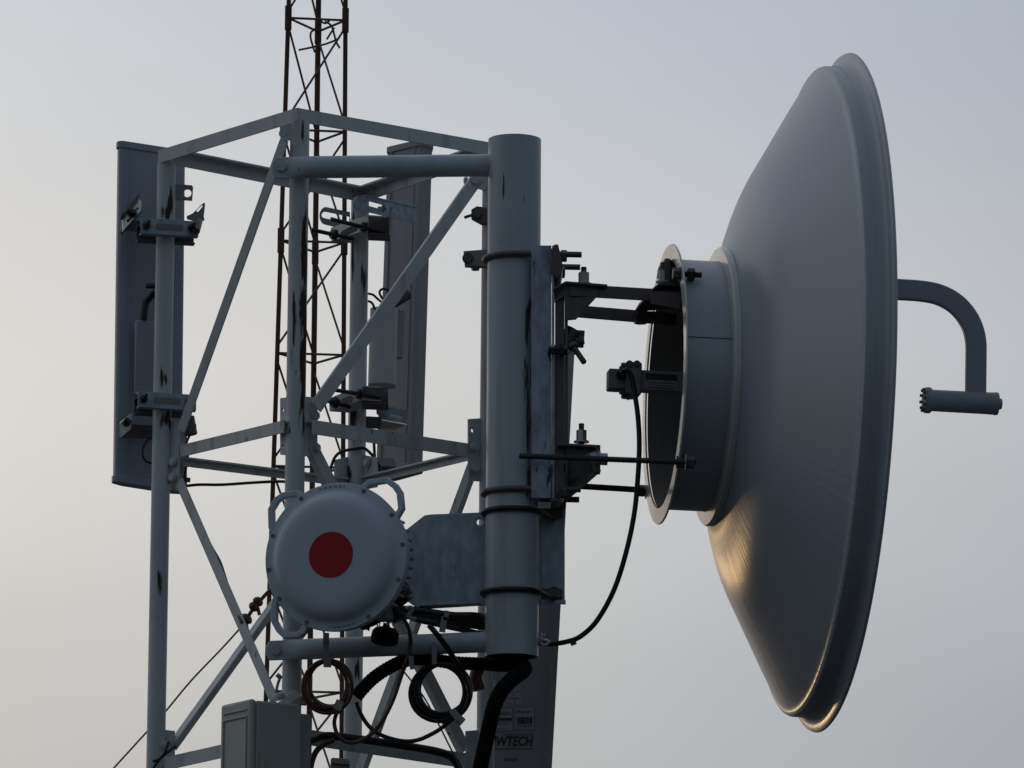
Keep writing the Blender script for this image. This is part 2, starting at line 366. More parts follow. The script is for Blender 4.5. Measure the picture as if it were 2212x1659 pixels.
# diagonals
def brace(a, b, wdt, thk=.004, flange=.012, side=1, n=None):
    bm = B(); n = n or -inw(a, b); t = (b - a).normalized(); e = n.cross(t).normalized() * side
    angle_iron(bm, a - e * wdt / 2, b - e * wdt / 2, wdt, thk, e, -n)
    if not flange: pass
    return obj("diagonal_brace", bm, 'paint', TW)
def bracef(a, b, wdt, fl, side=1):
    """diagonal: flat outer face wdt wide, flange fl deep on one side"""
    n = -inw(a, b); t = (b - a).normalized(); e = n.cross(t).normalized() * side; bm = B()
    sect = [(0, 0), (wdt, 0), (wdt, .004), (.004, .004), (.004, fl), (0, fl)]
    rings = [[bm.verts.new(p - e * wdt / 2 + e * x - n * y) for x, y in sect] for p in (a, b)]
    for k in range(6): bm.faces.new((rings[0][k], rings[0][(k + 1) % 6], rings[1][(k + 1) % 6], rings[1][k]))
    bm.faces.new(rings[0]); bm.faces.new(rings[1]); obj("diagonal_brace", bm, 'paint', TW)
bracef(P(612, 305, dF - .02), P(390, 930, dL - .06), .023, .024, 1)      # F top -> L mid
bracef(P(386, 1040, dL - .03), P(590, 1510, dF + .0), .022, .016, 1)   # L mid -> F low
bracef(P(1036, 380, dR - .01), P(684, 880, dF - .012), .028, .010, 1)     # R top -> F mid
bracef(P(676, 962, dF + .004), P(1008, 1620, dR - .01), .024, .022, 1)      # F mid -> R low
bracef(P(372, 1612, dL + .02), P(760, 1073, dB - .02), .024, .024, 1)     # L low -> B mid
bracef(P(1022, 1010, dR + .02), P(764, 1712, dB - .02), .036, .014, 1)    # R mid -> B low
# gusset plates with bolts
def gusset(k, k2, v1, v2, u_in, u_out, d, holes=(), bolts=(), cut=0):
    p0 = P((u_in + u_out) / 2, (v1 + v2) / 2, d); h = hd(k, k2); n = h.cross(ZU).normalized()
    if n.dot(view(p0)) > 0: n = -n
    q = lambda u, v: onp(u, v, p0, n)
    sl = (q(u_out, v1) - q(u_in, v1)); c = cut
    ol = [q(u_in, v1), q(u_out, v1 + c), q(u_out, v2 - c), q(u_in, v2)]
    bm = B(); plate(bm, ol, .005, [circ(q(u, v), n, .0045, 12) for u, v in holes], n=-n)
    gp = obj("gusset_plate", bm, 'paint', TW)
    for u, v in bolts:
        bm = B(); bolt(bm, q(u, v) + n * .004, n, .0085, .006, .018); obj("bolt", bm, 'paint', gp)
gusset('F', 'L', 857, 985, 630, 605, dF + .005, holes=[(610, 886), (610, 964)], bolts=[(613, 921)], cut=3)
gusset('F', 'R', 856, 986, 655, 686, dF + .005, bolts=[(679, 898), (681, 921), (681, 968)], cut=3)
gusset('L', 'F', 908, 1046, 362, 385, dL - .012, bolts=[(376, 1032), (377, 998)], cut=6)
gusset('L', 'B', 925, 1060, 380, 404, dL + .02, cut=4)
gusset('R', 'F', 903, 1040, 1046, 1013, dR - .012, holes=[(1021, 930)], bolts=[(1022, 966), (1023, 1012)], cut=2)
gusset('B', 'L', 985, 1060, 760, 725, dB - .01, cut=8); gusset('B', 'R', 980, 1060, 770, 812, dB - .02, bolts=[(796, 1000)], cut=8)
gusset('L', 'B', 1575, 1670, 345, 378, dL - .0, bolts=[(366, 1600), (352, 1610)], cut=4)
gusset('R', 'F', 1576, 1680, 1046, 1008, dR - .01, cut=3)
# corner lugs at the top of F, R and L legs
bm = B(); n = Vector((0, -1, 0)); p0 = P(614, 290, dF - .005)
plate(bm, [P(604, 272, dF - .01), P(630, 264, dF - .01), P(630, 302, dF - .01), P(606, 306, dF - .01)], .005); lg = obj("lug", bm, 'paint', TW, bevel=.001)
bm = B(); bolt(bm, P(613, 288, dF - .004), (-.3, -1, 0), .0085, .006, .02); obj("bolt", bm, 'paint', lg)
bm = B(); plate(bm, [P(1016, 375, dR - .02), P(1018, 369, dR - .02), P(1052, 375, dR - .02), P(1052, 408, dR - .02), P(1044, 411, dR - .02), P(1013, 400, dR - .02)], .006); lg = obj("lug", bm, 'paint', TW, bevel=.001)
bm = B(); bolt(bm, P(1029, 388, dR - .022), (-.2, -1, 0), .011, .007, .02); bolt(bm, P(1008, 390, dR), (-1, -.2, 0), .007, .006); obj("bolt", bm, 'paint', lg)
bm = B(); plate(bm, [P(1018, 452, dR - .03), P(1030, 445, dR - .03), P(1052, 448, dR - .03), P(1052, 484, dR - .03), P(1040, 484, dR - .03), P(1018, 472, dR - .03)], .014); lg = obj("clamp_block", bm, 'darkmetal', TW, bevel=.002)
bm = B(); bolt(bm, P(1032, 461, dR - .032), (-.2, -1, 0), .010, .006); tube(bm, smoothpath([P(1022, 464, dR - .03), P(1012, 467, dR - .03), P(1003, 470, dR - .03)]), .0035, 10); obj("bolt", bm, 'darkmetal', lg)
bm = B(); A = [P(1001, 542, dR - .05), P(1054, 538, dR - .05), P(1056, 576, dR - .05), P(1004, 574, dR - .05)]; plate(bm, A, .022); lg = obj("clamp_angle", bm, 'flange', TW, bevel=.002)
bm = B(); bolt(bm, P(1011, 558, dR - .052), (0, -1, 0), .010, .006); bolt(bm, P(1027, 577, dR - .04), (0, 0, -1), .009, .007); obj("bolt", bm, 'darkmetal', lg)
bm = B(); ct = P(404.7, 417, dL); plate(bm, [P(380, 397, dL), P(415, 400, dL), P(417, 404, dL), P(415, 433, dL), P(380, 431, dL)], .006, [circ(ct, (0, 1, 0), .009, 16)]); obj("lug", bm, 'flange', TW, bevel=.001)
bm = B(); tube(bm, [P(395, 1036, dL + .02), P(411, 1037, dL + .02)], .0052, 12); obj("bolt_stub", bm, 'darkmetal', TW)
bm = B(); tube(bm, [P(984, 1604, dR), P(1005, 1602, dR)], .0052, 12); obj("bolt_stub", bm, 'darkmetal', TW)
# remaining panels of the tower below the frame
zl = P(637, 1590, dF).z; prev = zl
for j in range(1, 4):
    z = zl - .66 * j
    if z < .05: z = .05
    for a_, b_ in (('F', 'L'), ('F', 'R'), ('L', 'B'), ('R', 'B')):
        hbar(at(a_, z), at(b_, z), .028)
    for a_, b_, s_ in (('F', 'L', 0), ('R', 'F', 0), ('L', 'B', 1), ('B', 'R', 1)):
        bracef(at(a_, prev - .03), at(b_, z + .03), .024, .02)
    prev = z

# ------------------------------------------------------------------ brown guyed mast behind
dM = 1.35
MA = thing("guyed_mast", "slender dark brown rusty triangular rod mast rising behind the grey tower", "mast", P(680, 900, dM) * 1.0)
MA.location.z = 0; ORG[MA.name] = Vector(MA.location)
mlg = {'l': ((624, 0), (578, 1400), dM, .0056), 'r': ((746.5, 0), (739, 1400), dM + .02, .0056), 'm': ((688, 0), (670, 1400), dM + .13, .0068)}
ML = {}
for k, ((u1, v1), (u2, v2), d, r) in mlg.items():
    a = P(u1, v1, d); b = P(u2, v2, d); ML[k] = (a, b)
    bm = B(); tube(bm, [ext(a, b, 0), b, ext(a, b, a.z + 1.6)], r, 16); obj("leg", bm, 'rust', MA)
zs = [P(0 + 680, v, dM).z for v in (39, 280, 520, 763, 1007, 1250, 1493)]
st = zs[0] - zs[1]
zs = [zs[0] + 4 * st, zs[0] + 3 * st, zs[0] + 2 * st, zs[0] + st] + zs
while zs[-1] > .3: zs.append(zs[-1] - st)
for i, z in enumerate(zs):
    l_, r_, m_ = (ext(*ML[k], z) for k in 'lrm')
    for a, b in ((l_, r_), (l_, m_), (m_, r_)):
        bm = B(); tube(bm, [a, b], .0030, 10); obj("rung", bm, 'rod', MA)
    if i + 1 < len(zs):
        l2, r2, m2 = (ext(*ML[k], zs[i + 1]) for k in 'lrm')
        dz = Vector((0, 0, .018))
        for a, b in ((r_ - dz, l2 + dz), (l_ - dz, m2 + dz), (m_ - dz, r2 + dz)):
            bm = B(); tube(bm, [a, b], .0027, 10); obj("diagonal_rod", bm, 'rod', MA)
for z in (zs[4], zs[6]):                                        # section joints: splice sleeves and welded collars
    for k in 'lrm':
        p = ext(*ML[k], z); bm = B(); tube(bm, [p - ZU * .03, p + ZU * .03], .0085, 14); obj("joint_sleeve", bm, 'rust', MA)
dd = dM + .03
bm = B()
for pts in ([(645, 108), (665, 104), (700, 96), (722, 88), (733, 82)], [(681, 62), (672, 70), (671, 82), (676, 100), (680, 113)], [(702, 46), (712, 52), (718, 60), (722, 75), (727, 92), (734, 104)], [(690, 40), (696, 48), (704, 50), (712, 44)], [(722, 60), (714, 72), (706, 85)]):
    tube(bm, smoothpath([P(u, v, dd) for u, v in pts], 5), .0026, 8)
tag(obj("bent_wire_clip", bm, 'rod'), "bent wire clip with hooked ends caught high in the brown mast", "wire clip")

# ------------------------------------------------------------------ big mounting pole with its two arms
dP = -.48
pt, pb = P(1112, 302, dP), P(1105, 1419, dP); PR = 57.5 * S(dP); PX = (pt - pb).normalized()
SP = thing("mounting_pole", "thick pale grey open-ended steel pipe held off the tower by two arms", "pole", pb)
bm = B(); lathe(bm, pb, PX, [(0, PR), ((pt - pb).length, PR), ((pt - pb).length, PR - .005), (0, PR - .005), (0, PR)], 64); pp = obj("pipe", bm, 'pole', SP)
bm = B(); lathe(bm, pb, PX, [(.001, PR - .0062), ((pt - pb).length - .004, PR - .0062)], 48); obj("bore_shade", bm, 'blackmatte', pp)  # black sleeve added inside the pipe, painting the bore's shade
def polept(v): return ext(pt, pb, P(1108, v, dP).z)
def arm(a, b, r, flat_end, v_b, ):
    d = (b - a).normalized(); bm = B(); n = Vector((0, -1, 0))
    pts = []; k = 12; rings = []
    for i in range(k + 1):
        t = i / k; f = min(1, t * .28 * (b - a).length / .075)
        pts.append((a.lerp(b, t * .28), f))
    pts.append((b, 1))
    wd = d.cross(n).normalized(); seg = 32
    for p, f in pts:
        f2 = f * f * (3 - 2 * f); rw = r * (1.0 - .04 * (1 - f2)); rn = r * (f2 * .86 + .14)
        rings.append([bm.verts.new(p + wd * rw * math.sin(x) + n * rn * math.cos(x)) for x in [2 * math.pi * j / seg for j in range(seg)]])
    for p, q in zip(rings, rings[1:]):
        for j in range(seg): bm.faces.new((p[j], p[(j + 1) % seg], q[(j + 1) % seg], q[j]))
    bm.faces.new(rings[0]); bm.faces.new(rings[-1])
    o = obj("arm", bm, 'pole', SP)
    bm = B(); c = a - d * .006; rr = r * .96
    ol = [c + d * .03 + wd * rr, c + wd * rr - d * .008, c - d * .016 + wd * rr * .4, c - d * .016 - wd * rr * .4, c - wd * rr - d * .008, c + d * .03 - wd * rr]
    ol = [p - n * .003 for p in ol]; plate(bm, ol, .006, n=n); e = obj("flattened_end", bm, 'pole', o, bevel=.002)
    bm = B(); bolt(bm, a + n * .0035, n, .0105, .008, .05); obj("bolt", bm, 'pole', o)
arm(P(609, 362, -.405), polept(357) - Vector((.03, 0, -.0)), .0235, 0, 0)
arm(P(597, 1405, -.405), polept(1386) - Vector((.03, 0, 0)), .0215, 0, 0)

# ------------------------------------------------------------------ dish antenna
phi = R(7.3); ax = Vector((math.cos(phi), math.sin(phi), -.020)).normalized()
ec = Vector((math.sin(phi), -math.cos(phi), 0)).normalized(); eu = ec.cross(ax).normalized()
dD = -.44; k_ = S(dD); O = P(1438, 830, dD)
def D(s, u=0, c=0): return O + (ax * s + eu * u + ec * c) * k_
DI = thing("dish_antenna", "large white spun-metal parabolic dish with hooked feed arm, seen from behind", "dish antenna", O)
def lat(prof, name, m, seg=128, parent=DI, attr=False):
    bm = B(); lathe(bm, O, ax, [(s * k_, r * k_) for s, r in prof], seg, attr=eu); return obj(name, bm, m, parent, smooth=30)
back = [(108, 285), (116, 300), (126, 325), (141, 378), (158, 428), (178, 473), (208, 528), (240, 586), (268, 637), (286, 668), (294, 682), (297, 688), (298.5, 693), (300, 698), (303, 702), (308, 704), (324, 704.3)]
_b = smoothpath([Vector((a, b, 0)) for a, b in back[1:9]], 4); back = [back[0]] + [(v.x, v.y) for v in _b] + back[9:]
# concave front as a real reflector surface
f_ = 705 ** 2 / (4 * 195.0)
front = [(128 + (r * r) / (4 * f_), r) for r in range(700, 0, -50)] + [(128, 1)]
sh = lat(back + [(345, 706)] + [(348, 708)] + front, "reflector", 'dish', 160, attr=True)
lat([(326, 705), (338, 706), (345, 709), (349, 714), (351.5, 721), (353, 728), (356, 734), (360, 735.5), (363, 732), (363.5, 720), (363, 700), (345, 700)], "rim", 'dish', 160, attr=True)
lat([(118, 269), (119, 299), (114, 302), (104, 302), (100, 299), (98, 271)], "rear_ring", 'flange_glare_white')
hub = lat([(2, 270.5), (60, 270.5), (108, 270.5)], "hub_drum", 'dish')
lat([(3, 266), (108, 266), (110, 240), (110, 1)], "hub_interior", 'dark_inside')
lat([(0, 268), (0, 303), (-1.5, 303.5), (-4, 302), (-4, 268), (0, 268)], "mounting_flange", 'flange_glare_white')
bm = B(); a = math.radians(8); th = [R(83), R(83)]
def onhub(s, ang, r=271.2): return D(s, math.sin(ang) * r, math.cos(ang) * r)
tube(bm, [onhub(s, R(11.0)) for s in (4, 30, 60, 108)], .0008, 6); obj("weld_seam", bm, 'ink', DI)
# feed: flat waveguide hook on the axis and the feed horn pointing back
bm = B(); pts = [(255, 228), (330, 228), (430, 228), (505, 228), (560, 227), (598, 221), (630, 206), (654, 184), (671, 156), (680, 122), (681, 80), (681, 40), (681, 0)]
pts = smoothpath([D(s, u + 8, 0) for s, u in pts], 5)
sweep(bm, pts, [(-.0215, -.010), (.0215, -.010), (.0215, .010), (-.0215, .010)], ec); obj("feed_arm", bm, 'panel', DI, bevel=.003)
fh = thing  # (name kept free)
bm = B(); Of = D(0, -6, 0)
lathe(bm, Of, ax, [(s * k_, r * k_) for s, r in [(566, 1), (566, 20), (567, 27), (572, 28.5), (580, 28.5), (583, 26), (585, 23.5), (700, 24), (722, 24.5), (724, 25.5), (730, 24.5), (731, 1)]], 48); fhorn = obj("feed_horn", bm, 'panel', DI)
bm = B(); lathe(bm, Of, ax, [(s * k_, r * k_) for s, r in [(730.5, 1), (730.5, 12), (738, 12), (739, 10), (739, 1)]], 32); obj("end_plug", bm, 'panel', fhorn)
for j in range(10):
    g = 2 * math.pi * j / 10; p = Of + ax * (566 * k_) + (eu * math.sin(g) + ec * math.cos(g)) * 23 * k_
    bm = B(); bolt(bm, p, -ax, .0032, .004, washer=False); obj("screw", bm, 'darkmetal', fhorn)

# feed waveguide + transition sticking out of the hub towards the pole
bm = B(); n = ec
def boxd(bm, s0, s1, u0, u1, c0, c1):
    p = [D(s, u, c) for s in (s0, s1) for u in (u0, u1) for c in (c0, c1)]
    vs = [bm.verts.new(x) for x in p]
    for f in ((0, 1, 3, 2), (4, 6, 7, 5), (0, 4, 5, 1), (2, 3, 7, 6), (0, 2, 6, 4), (1, 5, 7, 3)): bm.faces.new([vs[i] for i in f])
def Dpx(u, v, c=0):  # image point -> dish-plane (s,u) at offset c towards camera
    p = onp(u, v, O + ec * c * k_, ec) - O; return p.dot(ax) / k_, p.dot(eu) / k_
def boxpx(bm, u0, v0, u1, v1, c0, c1):
    a = Dpx(u0, v0, c1); b = Dpx(u1, v1, c1); boxd(bm, a[0], b[0], b[1], a[1], c0, c1)
WG = thing("waveguide_adapter", "dark boxy waveguide transition with coax socket poking out of the dish hub", "waveguide adapter", D(-100, 0, 0))
bm = B(); boxpx(bm, 1386, 799, 1478, 846, -28, 12); wgo = obj("waveguide", bm, 'castgrey', WG, bevel=.001)
bm = B(); boxpx(bm, 1395, 806, 1462, 822, 12, 13.2); obj("label_band", bm, 'black', wgo)
bm = B(); boxpx(bm, 1396, 824, 1460, 841, 12, 13.0); obj("data_plate", bm, 'panel_warm', wgo)
bm = B()
for j in range(3): boxpx(bm, 1399, 827 + j * 5, 1457, 828.2 + j * 5, 13.0, 13.6)
obj("data_lines", bm, 'ink', wgo)
bm = B(); boxpx(bm, 1352, 780, 1386, 852, -45, 22); fl = obj("flange_block", bm, 'castgrey', WG, bevel=.004)
bm = B()
for (u, v) in ((1348, 790), (1344, 797), (1350, 851), (1344, 846), (1358, 857)): bolt(bm, D(*Dpx(u, v, 10), 10), -ax, .006, .006)
for (u, v) in ((1360, 786), (1372, 854), (1376, 786)): bolt(bm, D(*Dpx(u, v, 22), 22), ec, .006, .005)
obj("bolt", bm, 'darkmetal', fl)
bm = B(); boxpx(bm, 1316, 795, 1355, 841, -30, 12); obj("transition_box", bm, 'castgrey', WG, bevel=.003)
bm = B(); c0 = D(*Dpx(1341, 810, 12), 12); tube(bm, [c0, c0 + ec * .010], .011, 6); tube(bm, [c0 + ec * .010, c0 + ec * .016], .0085, 20); obj("coax_socket", bm, 'black', WG)
# coax jumper
bm = B(); tube(bm, smoothpath([c0 + ec * .014, P(1346, 802, -.50), P(1356, 801, -.50), P(1364, 815, -.50), P(1371, 850, -.50), P(1378, 900, -.50), P(1381, 960, -.50), P(1378, 1030, -.50), P(1370, 1110, -.50), P(1352, 1195, -.50), P(1326, 1275, -.49), P(1290, 1340, -.48), P(1255, 1374, -.47), P(1225, 1386, -.46), P(1190, 1391, -.44), P(1160, 1388, -.42), P(1125, 1384, -.40)], 10), .0053, 16)
tag(obj("coax_jumper_cable", bm, 'black'), "black coax cable drooping in a wide curve from dish hub to bottom of thick pole", "cable")
bm = B(); tube(bm, smoothpath([P(1168, 1362, -.45), P(1174, 1371, -.46), P(1170, 1380, -.47)], 5), .003, 8); tube(bm, smoothpath([P(1166, 1380, -.47), P(1180, 1384, -.47), P(1186, 1388, -.47), P(1176, 1393, -.47), P(1167, 1388, -.47)], 5), .0032, 8)
tag(obj("wire_clip", bm, 'nut'), "small pale twisted wire clip tying coax cable beside bottom of thick pole", "clip")
bm = B(); bar(bm, P(1236, 1383, -.465), P(1240, 1393, -.465), .012, .010, Vector((0, 1, 0))); tag(obj("cable_tie", bm, 'black'), "tiny black tie knob on the drooping coax cable", "cable tie", "cable ties")

# ------------------------------------------------------------------ dish mount on the pole
DM = thing("dish_mount", "galvanised channel bracket, struts and threaded rods joining the dish to the thick pole", "bracket", P(1195, 830, -.5))
yv = Vector((0, 1, 0))
def vch(uL, uR, v0, v1, dn, dfar, m, name, thk=.005, web=True):
    """vertical channel: near flange facing camera, web on the right side, far flange"""
    bm = B()
    a, b, c, e = P(uL, v0, dn), P(uR, v0, dn), P(uR - .2, v1, dn), P(uL - .2, v1, dn)
    plate(bm, [a, b, c, e], thk, n=yv)
    dx = Vector((thk, 0, 0))
    if web:
        q = [b + Vector((0, .0, 0)), c + Vector((0, .0, 0)), c + Vector((0, dfar - dn, 0)), b + Vector((0, dfar - dn, 0))]
        q = [p + Vector((.0015, 0, 0)) for p in q]; plate(bm, q, thk, n=Vector((1, 0, 0)))
    return obj(name, bm, m, DM, bevel=.001)
vch(1148, 1191, 530, 1076, -.546, -.41, 'old_galv', "pole_channel")
vch(1199, 1219, 638, 1062, -.535, -.42, 'darkmetal', "swivel_channel", .006)
# clamp cheeks / saddle at upper and lower U-bolts
for v in (553, 1058):
    bm = B(); c = polept(v + 8); ubolt(bm, c, (1, .06, 0), PR + .006, .0062, 148 * S(dP), 142 * S(dP)); obj("u_bolt", bm, 'darkmetal', DM)
bm = B(); plate(bm, [P(1189, 540, -.56), P(1198, 527, -.56), P(1206, 528, -.56), P(1210, 545, -.56), P(1216, 575, -.56), P(1212, 597, -.56), P(1203, 602, -.56), P(1190, 585, -.56)], .11); cl = obj("saddle", bm, 'darkmetal', DM, bevel=.002)
for v, v2, dx_ in ((553, 588, 1222), (1063, 1088, 1216)):
    for (uu, vv, d) in ((1210, v, -.542), (1206, v2, -.42)):
        p = P(uu + 8, vv, d); bm = B(); hexn(bm, p, (1, .06, 0), .0125, .012); hexn(bm, p - Vector((.014, 0, 0)), (1, .06, 0), .014, .003, 16); obj("nut", bm, 'darkmetal', DM)
bm = B(); plate(bm, [P(1191, 1000, -.545), P(1205, 1005, -.545), P(1222, 1018, -.545), P(1222, 1060, -.545), P(1208, 1080, -.545), P(1190, 1086, -.545)], .10); obj("saddle", bm, 'darkmetal', DM, bevel=.002)
# upper bracket: folded ear with inclined edge, vertical bolt
bm = B(); plate(bm, [P(1195, 655, -.545), P(1218, 618, -.545), P(1300, 620, -.545), P(1290, 640, -.545), P(1244, 690, -.545), P(1220, 692, -.545), P(1219, 640, -.545)], .005, n=yv)
q = [P(1195, 627, -.56), P(1222, 612, -.56), P(1312, 619, -.56), P(1312, 619, -.56) + yv * .10, P(1222, 612, -.56) + yv * .10, P(1195, 627, -.56) + yv * .12]
plate(bm, q, .005, n=ZU); obj("upper_ear", bm, 'darkmetal', DM, bevel=.001)
def vbolt(u, v0, v1, d, rn=.0105, rs=.0060, parent=DM, vn=None):
    bm = B(); rod(bm, P(u, v1 + 26, d), P(u, v0, d), rs); obj("stud", bm, 'darkmetal', parent)
    vn = vn or (v1 - 12); bm = B(); hexn(bm, P(u, vn, d), ZU, rn * 1.0, .022); tube(bm, [P(u, vn + 12, d), P(u, vn + 15, d)], rn * 1.45, 20); obj("nut", bm, 'nut' if v0 > 900 else 'radio', parent)
vbolt(1261, 577, 614, -.52, .0115, .0065, vn=600)
vbolt(1432, 567, 604, -.50, .010, .0062, vn=596)
# two parallel struts
for (a, b, nm) in ((P(1232, 626, -.55), P(1470, 640, -.52), 'near'), (P(1236, 671, -.37), P(1462, 690, -.34), 'far')):
    bm = B(); angle_iron(bm, a + ZU * .013, b + ZU * .013, .026, .005, -ZU, yv); obj("strut", bm, 'darkmetal', DM, bevel=.001)
# cross block joining struts to flange
bm = B(); q = [P(1410, 622, -.555), P(1425, 610, -.555), P(1480, 612, -.53), P(1480, 612, -.53) + yv * .22, P(1372, 668, -.36) , P(1380, 655, -.40)]
plate(bm, q, .006, n=-ZU)
plate(bm, [P(1404, 628, -.548), P(1478, 632, -.548), P(1470, 668, -.548), P(1405, 655, -.548)], .006, n=yv)
plate(bm, [P(1378, 672, -.40), P(1450, 678, -.38), P(1428, 698, -.38), P(1370, 690, -.38)], .006, n=yv)
obj("cross_plate", bm, 'darkmetal', DM, bevel=.001)
bm = B(); tube(bm, [P(1384, 690, -.40), P(1384, 699, -.40)], .014, 6); obj("bolt", bm, 'black', DM)
bm = B(); tube(bm, smoothpath([P(1428, 600, -.49), P(1430, 582, -.48), P(1440, 570, -.46), P(1452, 562, -.45)], 6), .0085, 14); obj("hook_bolt", bm, 'darkmetal', DM)
p = D(-2, 0, 0); fb = onp(1468, 592, O, ax)
bm = B(); plate(bm, [D(-6, 262, 70), D(-6, 262, 30), D(-6, 200, 30), D(-6, 185, 70)], .012, n=-ax); obj("flange_ear", bm, 'darkmetal', DM, bevel=.001)
bm = B(); fbp = onp(1474, 592, O, ax); bolt(bm, fbp - ax * .006, -ax, .012, .014); obj("bolt", bm, 'darkmetal', DM)
bm = B(); hexn(bm, fbp + ax * .018, ax, .013, .014); rod(bm, fbp, fbp + ax * .040, .0065); obj("bolt", bm, 'thread', DM)
# pivot hardware half way
bm = B(); tube(bm, [P(1240, 712, -.50), P(1220, 745, -.50)], .018, 10); bar(bm, P(1219, 730, -.49), P(1262, 733, -.49), .032, .03, yv); tube(bm, [P(1243, 738, -.52), P(1262, 735, -.52)], .009, 6); obj("pivot_block", bm, 'darkmetal', DM, bevel=.002)
bm = B(); rod(bm, P(1236, 745, -.53), P(1262, 783, -.56), .0062); tube(bm, [P(1236, 745, -.53), P(1240, 752, -.535)], .0115, 6); obj("stud", bm, 'darkmetal', DM)
bm = B(); tube(bm, [P(1184, 757, -.56), P(1226, 759, -.56)], .0075, 6); tube(bm, [P(1209, 757, -.56), P(1218, 757, -.56)], .014, 6); obj("bolt", bm, 'thread', DM)
# lower open box bracket
bm = B(); dn = -.56
A0, A1, A2, A3 = P(1222, 957, dn), P(1297, 961, dn), P(1297, 1022, dn), P(1222, 1000, dn)
plate(bm, [P(1205, 956, dn), A1, A1 + yv * .17, P(1205, 956, dn) + yv * .17], .006, n=-ZU)           # top leaf
plate(bm, [A1, P(1297, 1020, dn), P(1297, 1020, dn) + yv * .03, A1 + yv * .03], .010, n=Vector((-1, 0, 0)))
obj("box_bracket", bm, 'darkmetal', DM, bevel=.0015)
bm = B(); plate(bm, [P(1205, 1006, -.50), P(1286, 975, -.555), P(1297, 1020, -.545), P(1250, 1061, -.45), P(1216, 1088, -.40)], .004); obj("bracket_web", bm, 'zinc', DM, bevel=.001)
bm = B(); plate(bm, [P(1222, 964, -.54), P(1290, 968, -.54), P(1290, 1015, -.54), P(1222, 1040, -.52)], .004); obj("bracket_back", bm, 'darkmetal', DM)
vbolt(1256, 915, 955, -.52, .0110, .0062, vn=941)
# threaded rods
bm = B(); fq = onp(1479, 998, O, ax); rod(bm, P(1123, 985, -.565), fq + ax * .022, .0062); obj("threaded_rod", bm, 'thread', DM)
bm = B(); fq2 = onp(1396, 1059, O, ax); rod(bm, P(1215, 1048, -.44), fq2 + ax * .006, .0066); obj("threaded_rod", bm, 'thread', DM)
for (u, v, d, m_) in ((1282, 991, -.562, 'nut'), (1305, 992, -.560, 'nut'), (1468, 998, (onp(1468, 998, O, ax).y - Y0), 'darkmetal'), (1492, 999, (onp(1484, 999, O, ax).y - Y0), 'darkmetal'), (1386, 1060, (fq2.y - Y0), 'darkmetal')):
    bm = B(); q = P(u, v, d); t = Vector((1, .05, -.03)).normalized(); hexn(bm, q, t, .0125, .014)
    tube(bm, [q + t * (.008 if u in (1282, 1386, 1468) else -.008), q + t * (.0105 if u in (1282, 1386, 1468) else -.0105)], .017, 20); obj("nut", bm, m_, DM)

# ------------------------------------------------------------------ small round antenna with red spot
az = R(18.0); nr = Vector((-math.sin(az), -math.cos(az), 0)); rx = Vector((math.cos(az), -math.sin(az), 0)); dA = -.66
Oa = P(725, 1203, dA); ka = S(dA)
RA = thing("round_antenna", "small round white drum antenna with dark red spot on its face", "antenna", Oa)
def A(x, y, z=0): return Oa + (rx * x + ZU * y + nr * z) * ka
def latA(prof, name, m, parent=RA, seg=96, c=(0, 0)):
    bm = B(); lathe(bm, A(c[0], c[1]), nr, [(s * ka, r * ka) for s, r in prof], seg); return obj(name, bm, m, parent, smooth=35)
rad = latA([(-16, 150), (-16, 160), (-3, 161.5), (0, 160), (1, 146), (4, 141), (10, 137.5), (18, 132), (24, 124), (28, 113), (29.5, 95), (30, 60), (30, 1)], "radome", 'radome')
latA([(30.2, 50.0), (31.2, 49.6), (31.4, 1)], "red_spot", 'red', rad)
latA([(-16, 1), (-16, 152), (-24, 152), (-24, 158), (-30, 158), (-32, 140), (-60, 134), (-62, 1)], "rear_housing", 'radio')
bm = B()
for j in range(11):
    y = 100 - j * 20; hw = math.sqrt(max(0, 158 ** 2 - y * y)) - 6
    p, q = A(-hw, y, -52), A(hw, y, -52); bar(bm, p, q, .0045, .045, nr)
obj("cooling_fins", bm, 'panel_warm', RA)
for ang in (121.6, 66, 34, 7.6, -21, -60, -114.6, -146, 188, 160):
    g = R(ang); p = A(153 * math.cos(g), 153 * math.sin(g), 0); bm = B(); lathe(bm, p, nr, [(-.001, .0046), (.0018, .0046), (.0024, .0036), (.0010, .003), (.0010, .0001)], 14); obj("screw", bm, 'castgrey', rad)
n_a = nr
def ha(pts, z=-8): return [onp(u, v, A(0, 0, z), nr) for u, v in pts]
def c4(x, y): return ((1000 + x / 2.458) / 1.852, (1850 + y / 2.458) / 1.852)
H = [[(508, 345), (462, 305), (330, 325), (265, 370), (210, 465), (215, 640), (240, 685)],
     [(1113, 253), (1180, 200), (1345, 175), (1430, 235), (1475, 305), (1490, 455), (1440, 540), (1403, 510)],
     [(262, 1337), (240, 1400), (240, 1560), (290, 1650), (345, 1705), (480, 1695), (530, 1660), (548, 1600)]]
for h in H:
    pts = ha([c4(*q) for q in h]); bm = B()
    sweep(bm, pts, [(-.0062, -.010), (.0062, -.010), (.0062, .006), (-.0062, .006)], nr); obj("handle", bm, 'radome', rad, bevel=.002)
# tiny embossed marks on the rim (too small to read)
for cx_, cy_, sgn in ((0, 153, 1), (0, -153, -1)):
    bm = B()
    for j in range(11):
        g = R((94 if sgn > 0 else -83) + (j - 5) * 2.0 * 1.05); r1, r2 = 150.5, 155
        a = A(r1 * math.cos(g), r1 * math.sin(g), 1.2); g2 = g + R(.7 if j % 2 else -.4); b = A(r2 * math.cos(g2), r2 * math.sin(g2), 1.2)
        bar(bm, a, b, .0012, .0006, nr)
    obj("rim_marks", bm, 'ink', rad)
